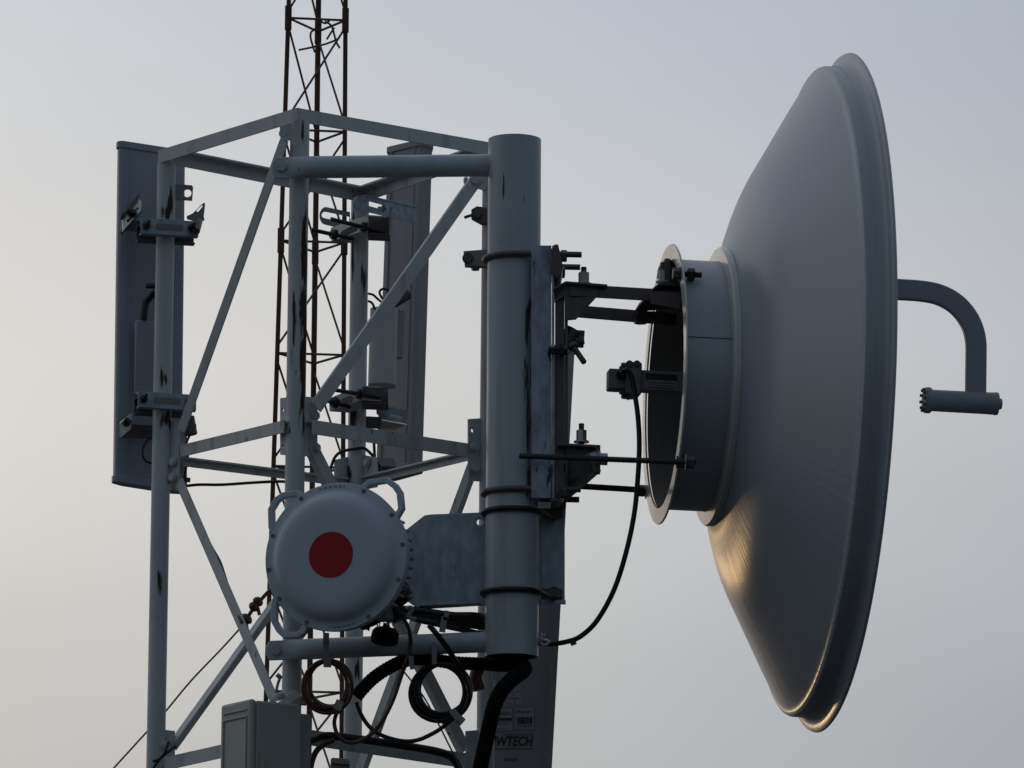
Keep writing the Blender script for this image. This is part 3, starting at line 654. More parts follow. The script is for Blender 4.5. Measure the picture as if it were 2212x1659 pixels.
# radio pack and connectors behind the drum
bm = B(); bar(bm, A(-90, -20, -100), A(95, -20, -100), .20, .06, nr); obj("radio_pack", bm, 'panel_warm', RA, bevel=.006)
bm = B(); tube(bm, [A(0, 0, -60), A(0, 0, -190)], .045, 32); obj("clamp_neck", bm, 'galv', RA)
for (u1, v1, u2, v2, r_, dd_) in ((850, 1265, 878, 1300, .017, -.60), (838, 1290, 866, 1338, .018, -.58), (800, 1325, 812, 1348, .013, -.58), (820, 1310, 850, 1335, .02, -.57), (770, 1345, 800, 1352, .012, -.58), (862, 1250, 880, 1285, .012, -.56)):
    bm = B(); a, b = P(u1, v1, dd_), P(u2, v2, dd_); n_ = 8; pts = [a.lerp(b, i / n_) for i in range(n_ + 1)]
    tube(bm, pts, r_, 16, rad=[r_ * (1 if i % 4 < 2 else .82) for i in range(n_ + 1)]); obj("connector", bm, 'black', RA)

# galvanised plate carrying it, clamped to the pole
PA = thing("clamp_plate", "mottled galvanised steel plate clamped to the thick pole beside the round antenna", "plate", P(960, 1210, -.42))
dn = -.425; bm = B()
hol = circ(P(1037, 1128, dn), yv, .007, 14)
plate(bm, [P(870, 1150, dn), P(917, 1113, dn), P(930, 1111, dn), P(1030, 1107, dn), P(1170, 1100, dn), P(1170, 1306, dn), P(1040, 1308, dn), P(905, 1316, dn), P(868, 1290, dn)], .005, [hol], n=yv)
obj("face_plate", bm, 'galv', PA, bevel=.001)
bm = B(); plate(bm, [P(1164, 1100, -.40), P(1220, 1100, -.40), P(1220, 1305, -.40), P(1164, 1304, -.40)], .005, n=yv)
obj("side_plate", bm, 'galv', PA, bevel=.001); bm = B(); plate(bm, [P(1222, 1298, -.40), P(1222, 1306, -.40), P(1165, 1305, -.40), P(1165, 1298, -.40)], .012, n=-yv); obj("side_lip", bm, 'galv', PA); bm = B(); plate(bm, [P(905, 1310, dn), P(1040, 1304, dn), P(1040, 1304, dn) - yv * .03, P(905, 1310, dn) - yv * .03], .004, n=-ZU)
obj("bottom_lip", bm, 'galv', PA, bevel=.001)
for v in (1098, 1272):
    c = polept(v + 10); bm = B(); ubolt(bm, c, (.35, 1, 0), PR + .0055, .0058, .085, .085); obj("u_bolt", bm, 'black', PA)
for (u, v) in ((1197, 1108), (1197, 1281)):
    bm = B(); bolt(bm, P(u, v, -.405), (0, -1, 0), .011, .008); bar(bm, P(1165, v, -.41), P(1215, v + 1, -.41), .018, .012, yv); obj("nut", bm, 'darkmetal', PA)

# ------------------------------------------------------------------ panel antennas
def panel(nm_lab, TLc, TRc, BRc, BLc, thk, ch, m, group):
    TLc, TRc, BRc, BLc = [P(*q) for q in (TLc, TRc, BRc, BLc)]
    root = thing("panel_antenna", nm_lab, "panel antenna", (BLc + BRc) / 2, group)
    dn_ = (TRc - TLc).cross(BLc - TLc).normalized()
    if dn_.dot(view(TLc)) < 0: dn_ = -dn_
    def sec(l, r, grow=0):
        w_ = (r - l); W = w_.length; e = w_ / W; g = grow
        pr = [(-g, thk * .18), (ch * .5, -g + thk * .02), (ch, -g), (W - ch, -g), (W - ch * .5, -g + thk * .02), (W + g, thk * .18), (W + g, thk * .72), (W * .86, thk + g), (W * .14, thk + g), (-g, thk * .72)]
        return [l + e * a + dn_ * b for a, b in pr]
    def loft(bm, s0, s1):
        a = [bm.verts.new(p) for p in s0]; b = [bm.verts.new(p) for p in s1]; n_ = len(a)
        for k in range(n_): bm.faces.new((a[k], a[(k + 1) % n_], b[(k + 1) % n_], b[k]))
        bm.faces.new(a); bm.faces.new(b)
    bm = B(); loft(bm, sec(TLc, TRc), sec(BLc, BRc)); body = obj("body", bm, m, root, smooth=22)
    dv = (BLc - TLc).normalized()
    # extruded ribs of the back profile
    W = (TRc - TLc).length; e = (TRc - TLc).normalized(); e2 = (BRc - BLc).normalized(); W2 = (BRc - BLc).length
    for f in (.17, .83):
        bm = B(); bar(bm, TLc + e * W * f - dn_ * .0012, BLc + e2 * W2 * f - dn_ * .0012, .0035, .0026, dn_); obj("rib", bm, m, body)
    for (l, r, s) in ((TLc, TRc, 1), (BLc, BRc, -1)):
        bm = B(); l2 = l - dv * .004 * s; r2 = r - dv * .004 * s; loft(bm, [p for p in sec(l2, r2, .0035)], [p + dv * .016 * s for p in sec(l2, r2, .0035)]); obj("end_cap", bm, m, root, bevel=.002)
    return root, body, dn_, e
GP = "panel antennas hung round the tower"
PL, PLb, nL, eL = panel("long upright panel antenna behind the left tower leg, farthest left in the photo", (259, 307, .07), (401, 329, .115), (393, 1060, .10), (249, 1037, .055), .030, .010, 'panel', GP)
PB, PBb, nB, eB = panel("panel antenna seen edge-on behind the rear tower leg and brace, with a small radio", (834, 322, .68), (910, 304, .60), (888, 1008, .57), (808, 1030, .64), .050, .010, 'panel_warm', GP)
PC, PCb, nC, eC = panel("panel antenna with printed stickers, hanging behind the thick pole and conduit", (1090, 742, .07), (1243, 752, .10), (1186, 1800, .06), (1024, 1790, .03), .045, .026, 'panel_warm', GP)
# cable connectors and clamps of the left panel
bm = B(); tube(bm, smoothpath([P(310, 690, .04), P(313, 664, .04), P(316, 652, .04), P(326, 640, .03), P(336, 628, .02)], 5), .008, 12, rad=None); tube(bm, [P(318, 618, .05), P(338, 618, .04)], .006, 10)
obj("connector", bm, 'black', PL)
RL = thing("radio_unit", "flat pale radio box strapped to the left panel antenna behind the leg", "radio unit", P(315, 845, .03), "small radios on the panels")
bm = B(); plate(bm, [P(294, 690, .035), P(350, 694, .05), P(347, 858, .05), P(292, 852, .035)], .020); obj("case", bm, 'panel', RL, bevel=.004)
def channel_px(bm, pts, depth, thk, n):
    """C-channel: web quad (3-D) plus top and bottom leaves going along n"""
    a, b, c, d_ = pts; plate(bm, [a, b, c, d_], thk, n=n)
    plate(bm, [a, b, b + n * depth, a + n * depth], thk, n=-ZU); plate(bm, [d_, c, c + n * depth, d_ + n * depth], thk, n=ZU)
def clampL(v0, dd0, u0, u1, ht, drop, extra):
    cl = thing("pipe_clamp", extra, "clamp", P(360, v0 + 15, dL), "slotted channel clamps on the tower legs")
    d0, d1 = dL - .055, dL - .032; bm = B(); n = Vector((.15, 1, 0)).normalized()
    q = [P(u0, v0, d0), P(u1, v0 + drop, d1), P(u1, v0 + drop + ht, d1), P(u0, v0 + ht, d0)]
    w_ = (q[1] - q[0]).normalized(); fn = w_.cross(ZU).normalized(); fn = fn if fn.y > 0 else -fn
    hol = []
    channel_px(bm, q, .022, .003, fn); ch = obj("front_channel", bm, 'galv', cl, bevel=.001)
    mid0 = q[0].lerp(q[3], .5) + w_ * (.040) - fn * .0012; mid1 = mid0 + w_ * .045
    bm = B(); plate(bm, slot(mid0, mid1, .007, fn), .0012, n=fn); obj("slot", bm, 'castgrey', ch)
    bm = B(); q2 = [p + fn * .078 - ZU * .004 for p in q]; channel_px(bm, q2, -.022, .003, fn); obj("rear_channel", bm, 'darkmetal', cl, bevel=.001)
    for f in (.10, .88):
        p = q[0].lerp(q[1], f) - ZU * ht * .5 * S(); bm = B(); rod(bm, p - fn * .045, p + fn * .095, .0045); hexn(bm, p - fn * .006, fn, .009, .008); hexn(bm, p + fn * .085, fn, .009, .008); obj("stud", bm, 'thread', cl)
    return cl, fn
c1, f1 = clampL(471, 0, 304, 429, 33, 7, "galvanised slotted clamp round the left leg, upper of the two there")
c2, f2 = clampL(845, 0, 298, 424, 34, 8, "galvanised slotted clamp round the left leg, just above the mid frame")
def slotplate(name, ol, d, m, parent, hole=None, thk=.004, bolt_=None):
    pts = [P(q[0], q[1], q[2] if len(q) > 2 else d) for q in ol]
    n = (pts[1] - pts[0]).cross(pts[2] - pts[0]).normalized(); n = n if n.dot(view(pts[0])) > 0 else -n
    h = [slot(onp(hole[0], hole[1], pts[0], n), onp(hole[2], hole[3], pts[0], n), hole[4] * S(d), n)] if hole else []
    pts = [onp(q[0], q[1], pts[0], n) for q in ol]
    bm = B(); plate(bm, pts, thk, h, n=n); o = obj(name, bm, m, parent)
    if bolt_:
        bm = B(); p = onp(bolt_[0], bolt_[1], pts[0], n) - n * .001; tube(bm, [p, p - n * .002], .0105, 20); tube(bm, [p - n * .002, p - n * .008], .0068, 16); tube(bm, [p - n * .0075, p + n * .02], .004, 10); obj("screw", bm, bolt_[2], o)
    return o
slotplate("tilt_plate", [(265, 472, -.01), (297, 430, .04), (306, 433, .04), (305, 454, .04), (265, 499, -.01)], .0, 'zinc', PL, (276, 478, 297, 450, 3.2), bolt_=(286, 462, 'thread'))
bm = B(); bar(bm, P(264, 468, -.012), P(298, 426, .04), .004, .018, Vector((0, 1, 0))); bar(bm, P(264, 500, -.012), P(304, 456, .04), .003, .02, Vector((0, 1, 0))); obj("tilt_plate_edge", bm, 'darkmetal', PL)
slotplate("tilt_plate", [(416, 461), (441, 437), (443, 441), (440, 467), (442, 475), (430, 480), (404, 473), (403, 467)], .0, 'flange', PL, (427, 455, 435, 445, 2.6))
slotplate("tilt_plate", [(260, 914, -.02), (285, 893, .02), (283, 927, .02), (260.6, 945, -.02)], .0, 'zinc', PL, None, bolt_=(273, 912, 'thread'))
bm = B(); tube(bm, [P(430, 478, -.03), P(424, 500, -.09)], .008, 10); obj("wing_bolt", bm, 'darkmetal', PL)
bm = B(); bar(bm, P(258, 930, .03), P(340, 935, .05), .03, .006, yv); obj("mount_strap", bm, 'darkmetal', PL); bm = B(); bar(bm, P(262, 486, .03), P(340, 492, .05), .024, .006, yv); obj("mount_strap", bm, 'darkmetal', PL)
bm = B(); tube(bm, [P(406, 900, .0), P(413, 940, .0)], .014, 10); tube(bm, [P(410, 921, 0), P(424, 922, 0)], .007, 6); obj("knuckle", bm, 'darkmetal', PL, bevel=.002)
bm = B(); tube(bm, smoothpath([P(335, 944, .02), P(318, 952, .02), P(308, 975, .02), P(314, 995, .02), P(336, 1003, .03)], 6), .0022, 8); tube(bm, smoothpath([P(410, 940, 0), P(403, 958, 0), P(406, 985, -.01), P(399, 1030, -.01), P(402, 1048, 0)], 6), .0025, 8)
tube(bm, smoothpath([P(400, 1050, 0), P(430, 1047, 0), P(480, 1047, -.04), P(540, 1043, -.1), P(600, 1040, -.15), P(640, 1042, -.2)], 6), .0032, 8)
tag(obj("thin_jumper_wire", bm, 'black'), "thin black wire looping off the left panel and running level to the front leg", "wire")

# rear leg clamps
def clampB(web, box, sl, studs, lab):
    cl = thing("pipe_clamp", lab, "clamp", P(770, web[0][1], dB), "slotted channel clamps on the tower legs")
    d0, d1 = dB - .03, dB - .085                                       # web goes from far left to near right
    q = [P(web[0][0], web[0][1], d0), P(web[1][0], web[1][1], d1), P(web[2][0], web[2][1], d1), P(web[3][0], web[3][1], d0)]
    w_ = (q[1] - q[0]).normalized(); n = w_.cross(ZU).normalized(); n = n if n.x > 0 else -n
    bm = B(); channel_px(bm, q, .046, .003, Vector((.93, .35, 0)).normalized()); ch = obj("front_channel", bm, 'zinc' if web[0][1] < 600 else 'radio', cl, bevel=.001)
    bm = B(); a = P(sl[0], sl[1], 0); m0 = q[0].lerp(q[3], .5); p_a = onp(sl[0], sl[1], m0, n) - n * .0014; p_b = onp(sl[2], sl[3], m0, n) - n * .0014
    plate(bm, slot(p_a, p_b, .0075, n), .001, n=n); obj("slot", bm, 'darkmetal', ch)
    bm = B(); dq = dB - .085; u0, v0, u1, v1 = box
    plate(bm, [P(u1 - 3, v0 + 5, dq), P(u1, v0 + 5, dq), P(u1, v1, dq), P(u1 - 3, v1, dq)], .07, n=yv)
    plate(bm, [P(u0, v1 - 5, dq), P(u1, v1 - 2, dq), P(u1, v1, dq), P(u0, v1 - 2, dq)], .07, n=yv)
    plate(bm, [P(u0, v0, dq + .06), P(u1, v0 + 3, dq + .06), P(u1, v1, dq + .06), P(u0, v1 - 3, dq + .06)], .004, n=yv)
    obj("rear_channel", bm, 'darkmetal', cl, bevel=.001)
    for (a0, a1, b0, b1) in studs:
        p, q_ = P(a0, a1, dB - .12), P(b0, b1, dB - .09); t = (q_ - p).normalized(); bm = B(); rod(bm, p, q_ + t * .05, .0050)
        hexn(bm, q_ - t * .004, t, .0105, .009); tube(bm, [q_ + t * .001, q_ + t * .004], .013, 16); obj("stud", bm, 'thread', cl)
    return cl
clampB([(714, 492), (794, 464), (794, 496), (715, 522)], (794, 464, 842, 507), (742, 505, 768, 492), [(714, 473, 787, 491), (672, 496, 722, 507)], "pale slotted clamp round the rear leg close under the top frame")
clampB([(711, 860), (781, 832), (781, 864), (711, 889)], (782, 833, 839, 874), (736, 872, 756, 862), [(715, 841, 776, 851), (697, 863, 723, 870)], "pale slotted clamp round the rear leg just above the mid frame")
bm_n = Vector((0, 1, 0))
arcL = [(764 + 17 - 17 * math.cos(g), 438.5 - 16.5 * math.sin(g)) for g in [R(x) for x in range(-90, 91, 18)]]
slotplate("tilt_arm", [(900, 449, .40), (898, 482, .40), (782, 455, .28)] + [(u, v, .28) for u, v in arcL] + [(779, 422, .22)][:0], .3, 'galv', PB, (784, 436, 858, 456, 5.4), .003, (831, 448, 'nut'))
bm = B(); a, b = P(784, 422.5, .285), P(900, 449, .405); bar(bm, a, b, .012, .003, ZU); obj("tilt_arm_lip", bm, 'galv', PB)
arcL = [(704 - 14 * math.cos(g), 466 - 19 * math.sin(g)) for g in [R(x) for x in range(-90, 91, 18)]]
slotplate("tilt_arm", [(756, 458), (756, 498), ] + arcL, .38, 'flange', PB, (702, 464, 750, 474, 7.5), .004)
slotplate("tilt_arm", [(813, 872), (882, 887), (881, 915), (827, 905), (813, 893)], .42, 'galv', PB, (846, 897, 866, 902, 3.6), .004, (827, 889, 'nut'))
bm = B(); plate(bm, [P(814, 906, .42), P(880, 918, .50), P(850, 930, .50), P(820, 926, .44)], .004); obj("tilt_arm_lip", bm, 'zinc', PB)
bm = B(); bar(bm, P(790, 912, .42), P(824, 914, .42), .022, .03, yv); obj("mount_strap", bm, 'darkmetal', PB); bm = B(); bar(bm, P(800, 1002, .42), P(842, 1004, .5), .02, .03, yv); obj("mount_strap", bm, 'darkmetal', PB)
RB = thing("radio_unit", "rounded pale radio case with faint print on the rear panel antenna", "radio unit", P(826, 838, .48), "small radios on the panels")
bm = B(); q0, q1 = P(829.5, 668, .50), P(824.5, 834, .48)
sect = []
for g in range(0, 181, 15): sect.append((-.031 * math.cos(R(g)), -.006 - .016 * math.sin(R(g))))
sect += [(.031, .022), (-.031, .022)]
sweep(bm, [q0, q1], sect, Vector((0, 1, 0))); obj("case", bm, 'radio', RB, bevel=.002)
bm = B(); plate(bm, [P(858, 668, .52), P(875, 671, .53), P(871, 775, .53), P(855, 772, .52)], .018); obj("heat_sink", bm, 'panel_warm', RB, bevel=.002)
bm = B()
for (x0, y0, x1, y1, t) in ((965, 1022, 1055, 988, .0016), (960, 1050, 1056, 1018, .0022), (950, 1078, 1056, 1040, .0016), (945, 1108, 1050, 1072, .0010)):
    cv = lambda x, y: P((1100 + x / 2.458) / 1.852, (1000 + y / 2.458) / 1.852, .4742)
    bar(bm, cv(x0, y0), cv(x1, y1), t, .0008, yv)
obj("print_lines", bm, 'panel_warm', RB)
for pts in ([(795, 634), (806, 637), (815, 645), (824, 652), (840, 660)], [(795, 650), (804, 655), (810, 668), (818, 680)], [(841, 628), (828, 624), (820, 630), (824, 642), (836, 656)]):
    bm = B(); tube(bm, smoothpath([P(u, v, .44) for u, v in pts], 5), .0028, 10); tag(obj("pigtail_lead", bm, 'black'), "short black curled pigtail wire entering top of rear radio, beside the rear leg", "wire", "pigtail wires at the rear radio")
bm = B(); tube(bm, [P(848, 655, .50), P(878, 637, .54)], .013, 12); tube(bm, [P(835, 664, .49), P(842, 672, .49)], .011, 12); obj("connector", bm, 'black', RB)
bm = B(); tube(bm, smoothpath([P(u, v, .36) for u, v in ((712, 1030), (714, 1013), (724, 987), (740, 975), (766, 970), (786, 968.5), (799, 978), (810, 990), (819, 1005), (822, 1030))], 6), .0034, 10)
tube(bm, smoothpath([P(807.7, 940, .42), P(808, 960, .42), P(812, 1035, .42)], 6), .0034, 10)
tag(obj("looped_jumper", bm, 'black'), "black cable looped over the rear leg beneath the mid frame", "cable")

# stickers and print on the right hand panel
PF = P(1110, 1500, .06)
pn = nC; p0 = PCb and None
q_tl, q_tr, q_bl = P(1090, 742, .07), P(1243, 752, .10), P(1024, 1790, .03)
def pc(u, v, off=.0016): return onp(u, v, q_tl, nC) - nC * off
xd = (pc(1160, 1600) - pc(1060, 1600)); yd = (pc(1100, 1500) - pc(1100, 1600))
def rectc(u0, v0, u1, v1, name, m, off=.0012, parent=None):
    bm = B(); plate(bm, [pc(u0, v0, off), pc(u1, v0, off), pc(u1, v1, off), pc(u0, v1, off)], .0006, n=nC); return obj(name, bm, m, parent or PC)
def frame_c(u0, v0, u1, v1, t=.6):
    bm = B()
    for a, b in (((u0, v0), (u1, v0)), ((u1, v0), (u1, v1)), ((u1, v1), (u0, v1)), ((u0, v1), (u0, v0))): bar(bm, pc(*a, .0022), pc(*b, .0022), t * S(.07), .0004, nC)
    return bm
st = rectc(1098, 1497, 1126, 1521, "inspection_sticker", 'sticker')
text("lettering", "Q C", pc(1104.5, 1503, .0022), xd, yd, 12 * S(), 4.5 * S(), 'ink', st); text("lettering", "PASSED", pc(1100.5, 1511, .0022), xd, yd, 22 * S(), 4.2 * S(), 'ink', st); text("lettering", "1", pc(1111, 1519, .0022), xd, yd, 2 * S(), 4.5 * S(), 'ink', st)
rectc(1108, 1466, 1128, 1492, "blank_sticker", 'panel', .0012)
s1 = rectc(1058, 1528, 1107, 1580, "address_sticker", 'sticker', .0012); s2 = rectc(1111, 1526, 1155, 1577, "barcode_sticker", 'sticker', .0012)
obj("sticker_border", frame_c(1059, 1529, 1106, 1579), 'ink', s1); obj("sticker_border", frame_c(1112, 1527, 1154, 1576), 'ink', s2)
text("lettering", "VIWTECH", pc(1061, 1545, .0022), xd, yd, 42 * S(), 7.5 * S(), 'ink', s1, shear=.25, bold=.02)
bm = B(); plate(bm, [pc(1061, 1551, .0022), pc(1105, 1551, .0022), pc(1105, 1557, .0022), pc(1061, 1557, .0022)], .0004, n=nC)
for v in (1561, 1565): bar(bm, pc(1064, v, .0022), pc(1100, v, .0022), .0008, .0004, nC)
obj("printed_band", bm, 'ink', s1); text("lettering", "www.viwtech.com", pc(1063, 1576, .0022), xd, yd, 34 * S(), 3.2 * S(), 'ink', s1, bold=.01)
text("lettering", "smart", pc(1124, 1541, .0022), xd, yd, 25 * S(), 6 * S(), 'ink', s2, shear=.3)
bm = B(); tube(bm, smoothpath([pc(1117, 1541, .0024), pc(1116, 1537, .0024), pc(1119, 1534, .0024), pc(1122, 1537, .0024), pc(1119, 1540, .0024)], 4), .0006, 6)
x = 1117
random.seed(3)
while x < 1149:
    w_ = random.choice((.7, 1.1, 1.7)); bar(bm, pc(x, 1549, .0022), pc(x, 1564, .0022), w_ * S(), .0004, nC); x += w_ + random.choice((.6, .9, 1.3))
bar(bm, pc(1117, 1568.5, .0022), pc(1149, 1568.5, .0022), .0012, .0004, nC); obj("barcode", bm, 'ink', s2)
text("lettering", "VIWTECH", pc(1053, 1612, .0016), xd, yd, 100 * S(), 21.5 * S(), 'ink', PC, shear=.22, bold=.028)
text("lettering", "www.viwtech.com", pc(1060, 1619.5, .0016), xd, yd, 92 * S(), 4.6 * S(), 'ink', PC, bold=.012)
bm = B()
for j in range(15): bar(bm, pc(1088 + j * 4.3, 1588.5, .0016), pc(1088 + j * 4.3 + 2.8, 1586.0, .0016), .0014, .0004, nC)
for j in range(6): bar(bm, pc(1089 + j * 5, 1644, .0016), pc(1092 + j * 5, 1638, .0016), .0020, .0004, nC)
obj("fine_print", bm, 'ink', PC)

# ------------------------------------------------------------------ junction box
JB = thing("junction_box", "grey-green plastic junction box with moulded lid fixed low on the front leg", "junction box", P(560, 1700, -.5))
e0, eL_, eR_ = P(540, 1509, -.60), P(477, 1537, -.50), P(652, 1526, -.54)
fd = (eL_ - e0); fd.z = 0; rd_ = Vector((-fd.y, fd.x, 0)).normalized()
if rd_.x < 0: rd_ = -rd_
fd = fd.normalized(); Wb = (onp(652, 1526, e0, fd.normalized()) - e0).dot(rd_) ; Lb = (onp(477, 1537, e0, rd_) - e0).dot(fd); zt = e0.z; hb = .34
def bx(bm, a0, a1, b0, b1, z0, z1):
    p = [e0 + fd * a + rd_ * b + ZU * (z - zt) for a in (a0, a1) for b in (b0, b1) for z in (z0, z1)]; vs = [bm.verts.new(x) for x in p]
    for f in ((0, 1, 3, 2), (4, 6, 7, 5), (0, 4, 5, 1), (2, 3, 7, 6), (0, 2, 6, 4), (1, 5, 7, 3)): bm.faces.new([vs[i] for i in f])
bm = B(); bx(bm, 0, Lb, .016, Wb, zt - hb, zt - .002); obj("case", bm, 'box', JB, bevel=.005)
bm = B(); bx(bm, -.002, Lb + .002, 0, .015, zt - hb - .002, zt); lid = obj("lid", bm, 'box', JB, bevel=.006)
bm = B()
a0, a1, z0, z1 = .012, Lb - .014, zt - hb + .03, zt - .035
def lp(a, z): return e0 + fd * a + ZU * (z - zt) - rd_ * .001
for (p, q) in (((a0, z1), (a1, z1)), ((a1, z1), (a1, z0)), ((a0, z1), (a0, z0)), ((a0, z1 + .014), (a1, z1 + .014))): tube(bm, [lp(*p), lp(*q)], .0022, 8)
obj("moulded_border", bm, 'box', lid)
bm = B(); h = e0 + rd_ * .03 - ZU * .105 - fd * .002; bar(bm, h, h - ZU * .05, .012, .006, fd); bar(bm, h - ZU * .052 - rd_ * .012, h - ZU * .052 + rd_ * .02, .004, .007, fd); obj("latch", bm, 'box', JB, bevel=.001)
bm = B(); bar(bm, P(600, 1532, -.5), P(640, 1500, -.42), .02, .012, yv); tube(bm, [P(596, 1508, -.47), P(612, 1500, -.46)], .008, 10); obj("mount_ear", bm, 'radio', JB, bevel=.002)
bm = B(); bx(bm, .02, .09, Wb + .001, Wb + .035, zt - hb, zt - .018); obj("back_box", bm, 'panel_warm', JB, bevel=.003)
for q in ([P(648, 1508, -.45), P(664, 1508, -.45)], [P(648, 1518, -.45), P(662, 1519, -.45)]):
    bm = B(); tube(bm, q, .0055, 8); obj("bracket_bolt", bm, 'flange', JB)
bm = B(); tube(bm, smoothpath([P(596, 1496, -.42), P(600, 1478, -.42), P(606, 1462, -.42)], 4), .003, 8); bar(bm, P(600, 1465, -.42), P(606, 1458, -.42), .012, .012, yv); obj("wire_hook", bm, 'flange', JB)
BB = thing("small_box", "small dark box peeking in at the bottom edge under the black wires", "box", P(735, 1690, -.1))
bm = B(); plate(bm, [P(714, 1640, -.1), P(717, 1636, -.1), P(752, 1639, -.1), P(756, 1642, -.1), P(756, 1720, -.1), P(714, 1720, -.1)], .05, n=yv); obj("case", bm, 'panel_warm', BB, bevel=.003)
bm = B(); bar(bm, P(714, 1650, -.103), P(756, 1653, -.103), .003, .003, yv); obj("lid_seam", bm, 'ink', BB)

# ------------------------------------------------------------------ cables
def c6(x, y, d): return P((1000 + x / 2.458) / 1.852, (2397 + y / 2.458) / 1.852, d)
def c7(x, y, d): return P((1600 + x / 2.458) / 1.852, (2397 + y / 2.458) / 1.852, d)
def cable(pts, r, m, name, lab, cat="cable", k=8, group=None, seg=14):
    bm = B(); tube(bm, smoothpath(pts, k), r, seg); return tag(obj(name, bm, m), lab, cat, group)
def coil(loops, d, r, m, name, lab, tail=()):
    bm = B()
    for (cx, cy, rx_, ry_, tl, j) in loops:
        pts = []
        for i in range(41):
            g = 2 * math.pi * i / 40; w1 = 1 + .012 * math.sin(3 * g + j)
            pts.append(P(cx + rx_ * w1 * math.cos(g), cy + ry_ * w1 * math.sin(g) , d + .006 * j + .010 * math.sin(g + j)))
        tube(bm, pts[:-1] + [pts[0]], r, 12, cap=False)
    return tag(obj(name, bm, m), lab, "cable coil", "coiled spare cable")
coil([(707, 1484, 53, 57, 0, 0), (709, 1481, 50, 52, 0, 1), (703, 1480, 46, 50, 0, 2), (711, 1478, 44, 50, 0, 3), (713, 1476, 47, 49, 0, 4), (704, 1484, 50, 56, 0, 5)], -.475, .0040, 'brown', "cable_coil", "coil of glossy brown cable tied under the lower arm")
coil([(950, 1497, 64, 62, 0, 0), (954, 1492, 60, 56, 0, 1), (956, 1488, 55, 53, 0, 2), (946, 1496, 57, 60, 0, 3), (957, 1494, 61, 62, 0, 4), (960, 1490, 54, 56, 0, 5)], -.455, .0044, 'black', "cable_coil", "coil of black cable hanging below the corrugated conduit")
cable([c6(1500, 175, -.52), c6(1555, 280, -.50), c6(1580, 430, -.475), c6(1545, 600, -.475), c6(1490, 750, -.46), c6(1420, 960, -.46), c6(1330, 1150, -.46), c6(1210, 1310, -.46), c6(1080, 1395, -.46), c6(960, 1410, -.46), c6(870, 1345, -.46), c6(830, 1230, -.46), c6(850, 1130, -.47), c6(900, 1090, -.47)], .0042, 'brown', "loose_cable", "loose brown cable swinging across from round antenna down to brown coil")
cable([c6(1045, 1015, -.44), c6(1090, 1130, -.44), c6(1180, 1260, -.44), c6(1310, 1345, -.44), c6(1500, 1395, -.44), c6(1650, 1385, -.44), c6(1800, 1320, -.44), c6(1900, 1255, -.44), c6(2000, 1170, -.45)], .0044, 'black', "loose_cable", "black cable sagging between the conduit end and the black coil")
cable([c6(1760, 255, -.55), c6(1850, 360, -.55), c6(1940, 480, -.52), c6(2010, 590, -.49), c6(2080, 700, -.46)], .0058, 'black', "drop_cable", "short black cable slanting across the front of the lower arm")
# corrugated conduits
def conduit(pts, r, name, lab):
    sp = smoothpath(pts, 30); out_ = []; acc = 0
    rad = []
    for i, p in enumerate(sp):
        if i: acc += (sp[i] - sp[i - 1]).length
        rad.append(r * (1 + .035 * math.sin(acc / .0075 * 2 * math.pi)))
    bm = B(); tube(bm, sp, r, 22, rad=rad); return tag(obj(name, bm, 'blackmatte'), lab, "conduit", "corrugated conduits")
conduit([c6(1045, 960, -.43), c6(1110, 880, -.43), c6(1210, 780, -.43), c6(1340, 690, -.43), c6(1480, 620, -.44), c6(1640, 585, -.44), c6(1820, 600, -.44), c6(2000, 625, -.43), c6(2200, 635, -.42), c7(850, 640, -.42), c7(1000, 650, -.43), c7(1120, 640, -.43)], .0138, "corrugated_conduit", "fat black corrugated conduit arching under the lower arm to below the thick pole")
conduit([c7(1080, 645, -.45), c7(1200, 655, -.48), c7(1215, 700, -.52), c7(1100, 790, -.53), c7(1000, 900, -.53), c7(930, 1040, -.53), c7(890, 1200, -.52), c7(850, 1380, -.51), c7(810, 1560, -.50), c7(780, 1720, -.50), c7(760, 1900, -.5)], .0160, "corrugated_conduit", "black corrugated conduit dropping down in front of the stickered panel")
bm = B()
for (y0, y1, r_, dd_) in ((130, 190, .010, -.44), (150, 230, .012, -.42), (110, 160, .008, -.45)):
    tube(bm, smoothpath([c6(1500, y0 - 10, dd_), c6(1620, y0, dd_), c6(1800, y0 + 25, dd_), c6(2000, y0 + 52, dd_), c6(2200, y1 + 5, dd_), c6(2380, y1 + 30, dd_ + .06)], 6), r_, 14)
tag(obj("cable_bundle", bm, 'black'), "thick bundle of black cables running from round antenna behind the thick pole", "cables")
cable([c6(1520, 150, -.46), c6(1640, 200, -.46), c6(1800, 235, -.46), c6(1960, 272, -.45), c6(2100, 302, -.44), c6(2230, 335, -.42), c6(2350, 360, -.40)], .0062, 'black', "feeder_cable", "single black cable sloping just below the thick cable bundle to the pole")
cable([c7(60, 95, -.47), c7(100, 82, -.47), c7(120, 100, -.47), c7(90, 160, -.47), c7(110, 190, -.47), c7(160, 200, -.47)], .0045, 'tie', "cable_boot", "small pale cable sleeve where the black bundle meets the round antenna", "sleeve", 6)
bm = B(); bar(bm, c6(1945, 115, -.475), c6(1918, 205, -.475), .010, .003, yv); bar(bm, c6(1915, 175, -.475), c6(1888, 325, -.475), .013, .003, yv); tag(obj("cable_tie", bm, 'tie'), "long pale cable tie with its tail hanging from the black cable bundle", "cable tie", "cable ties")
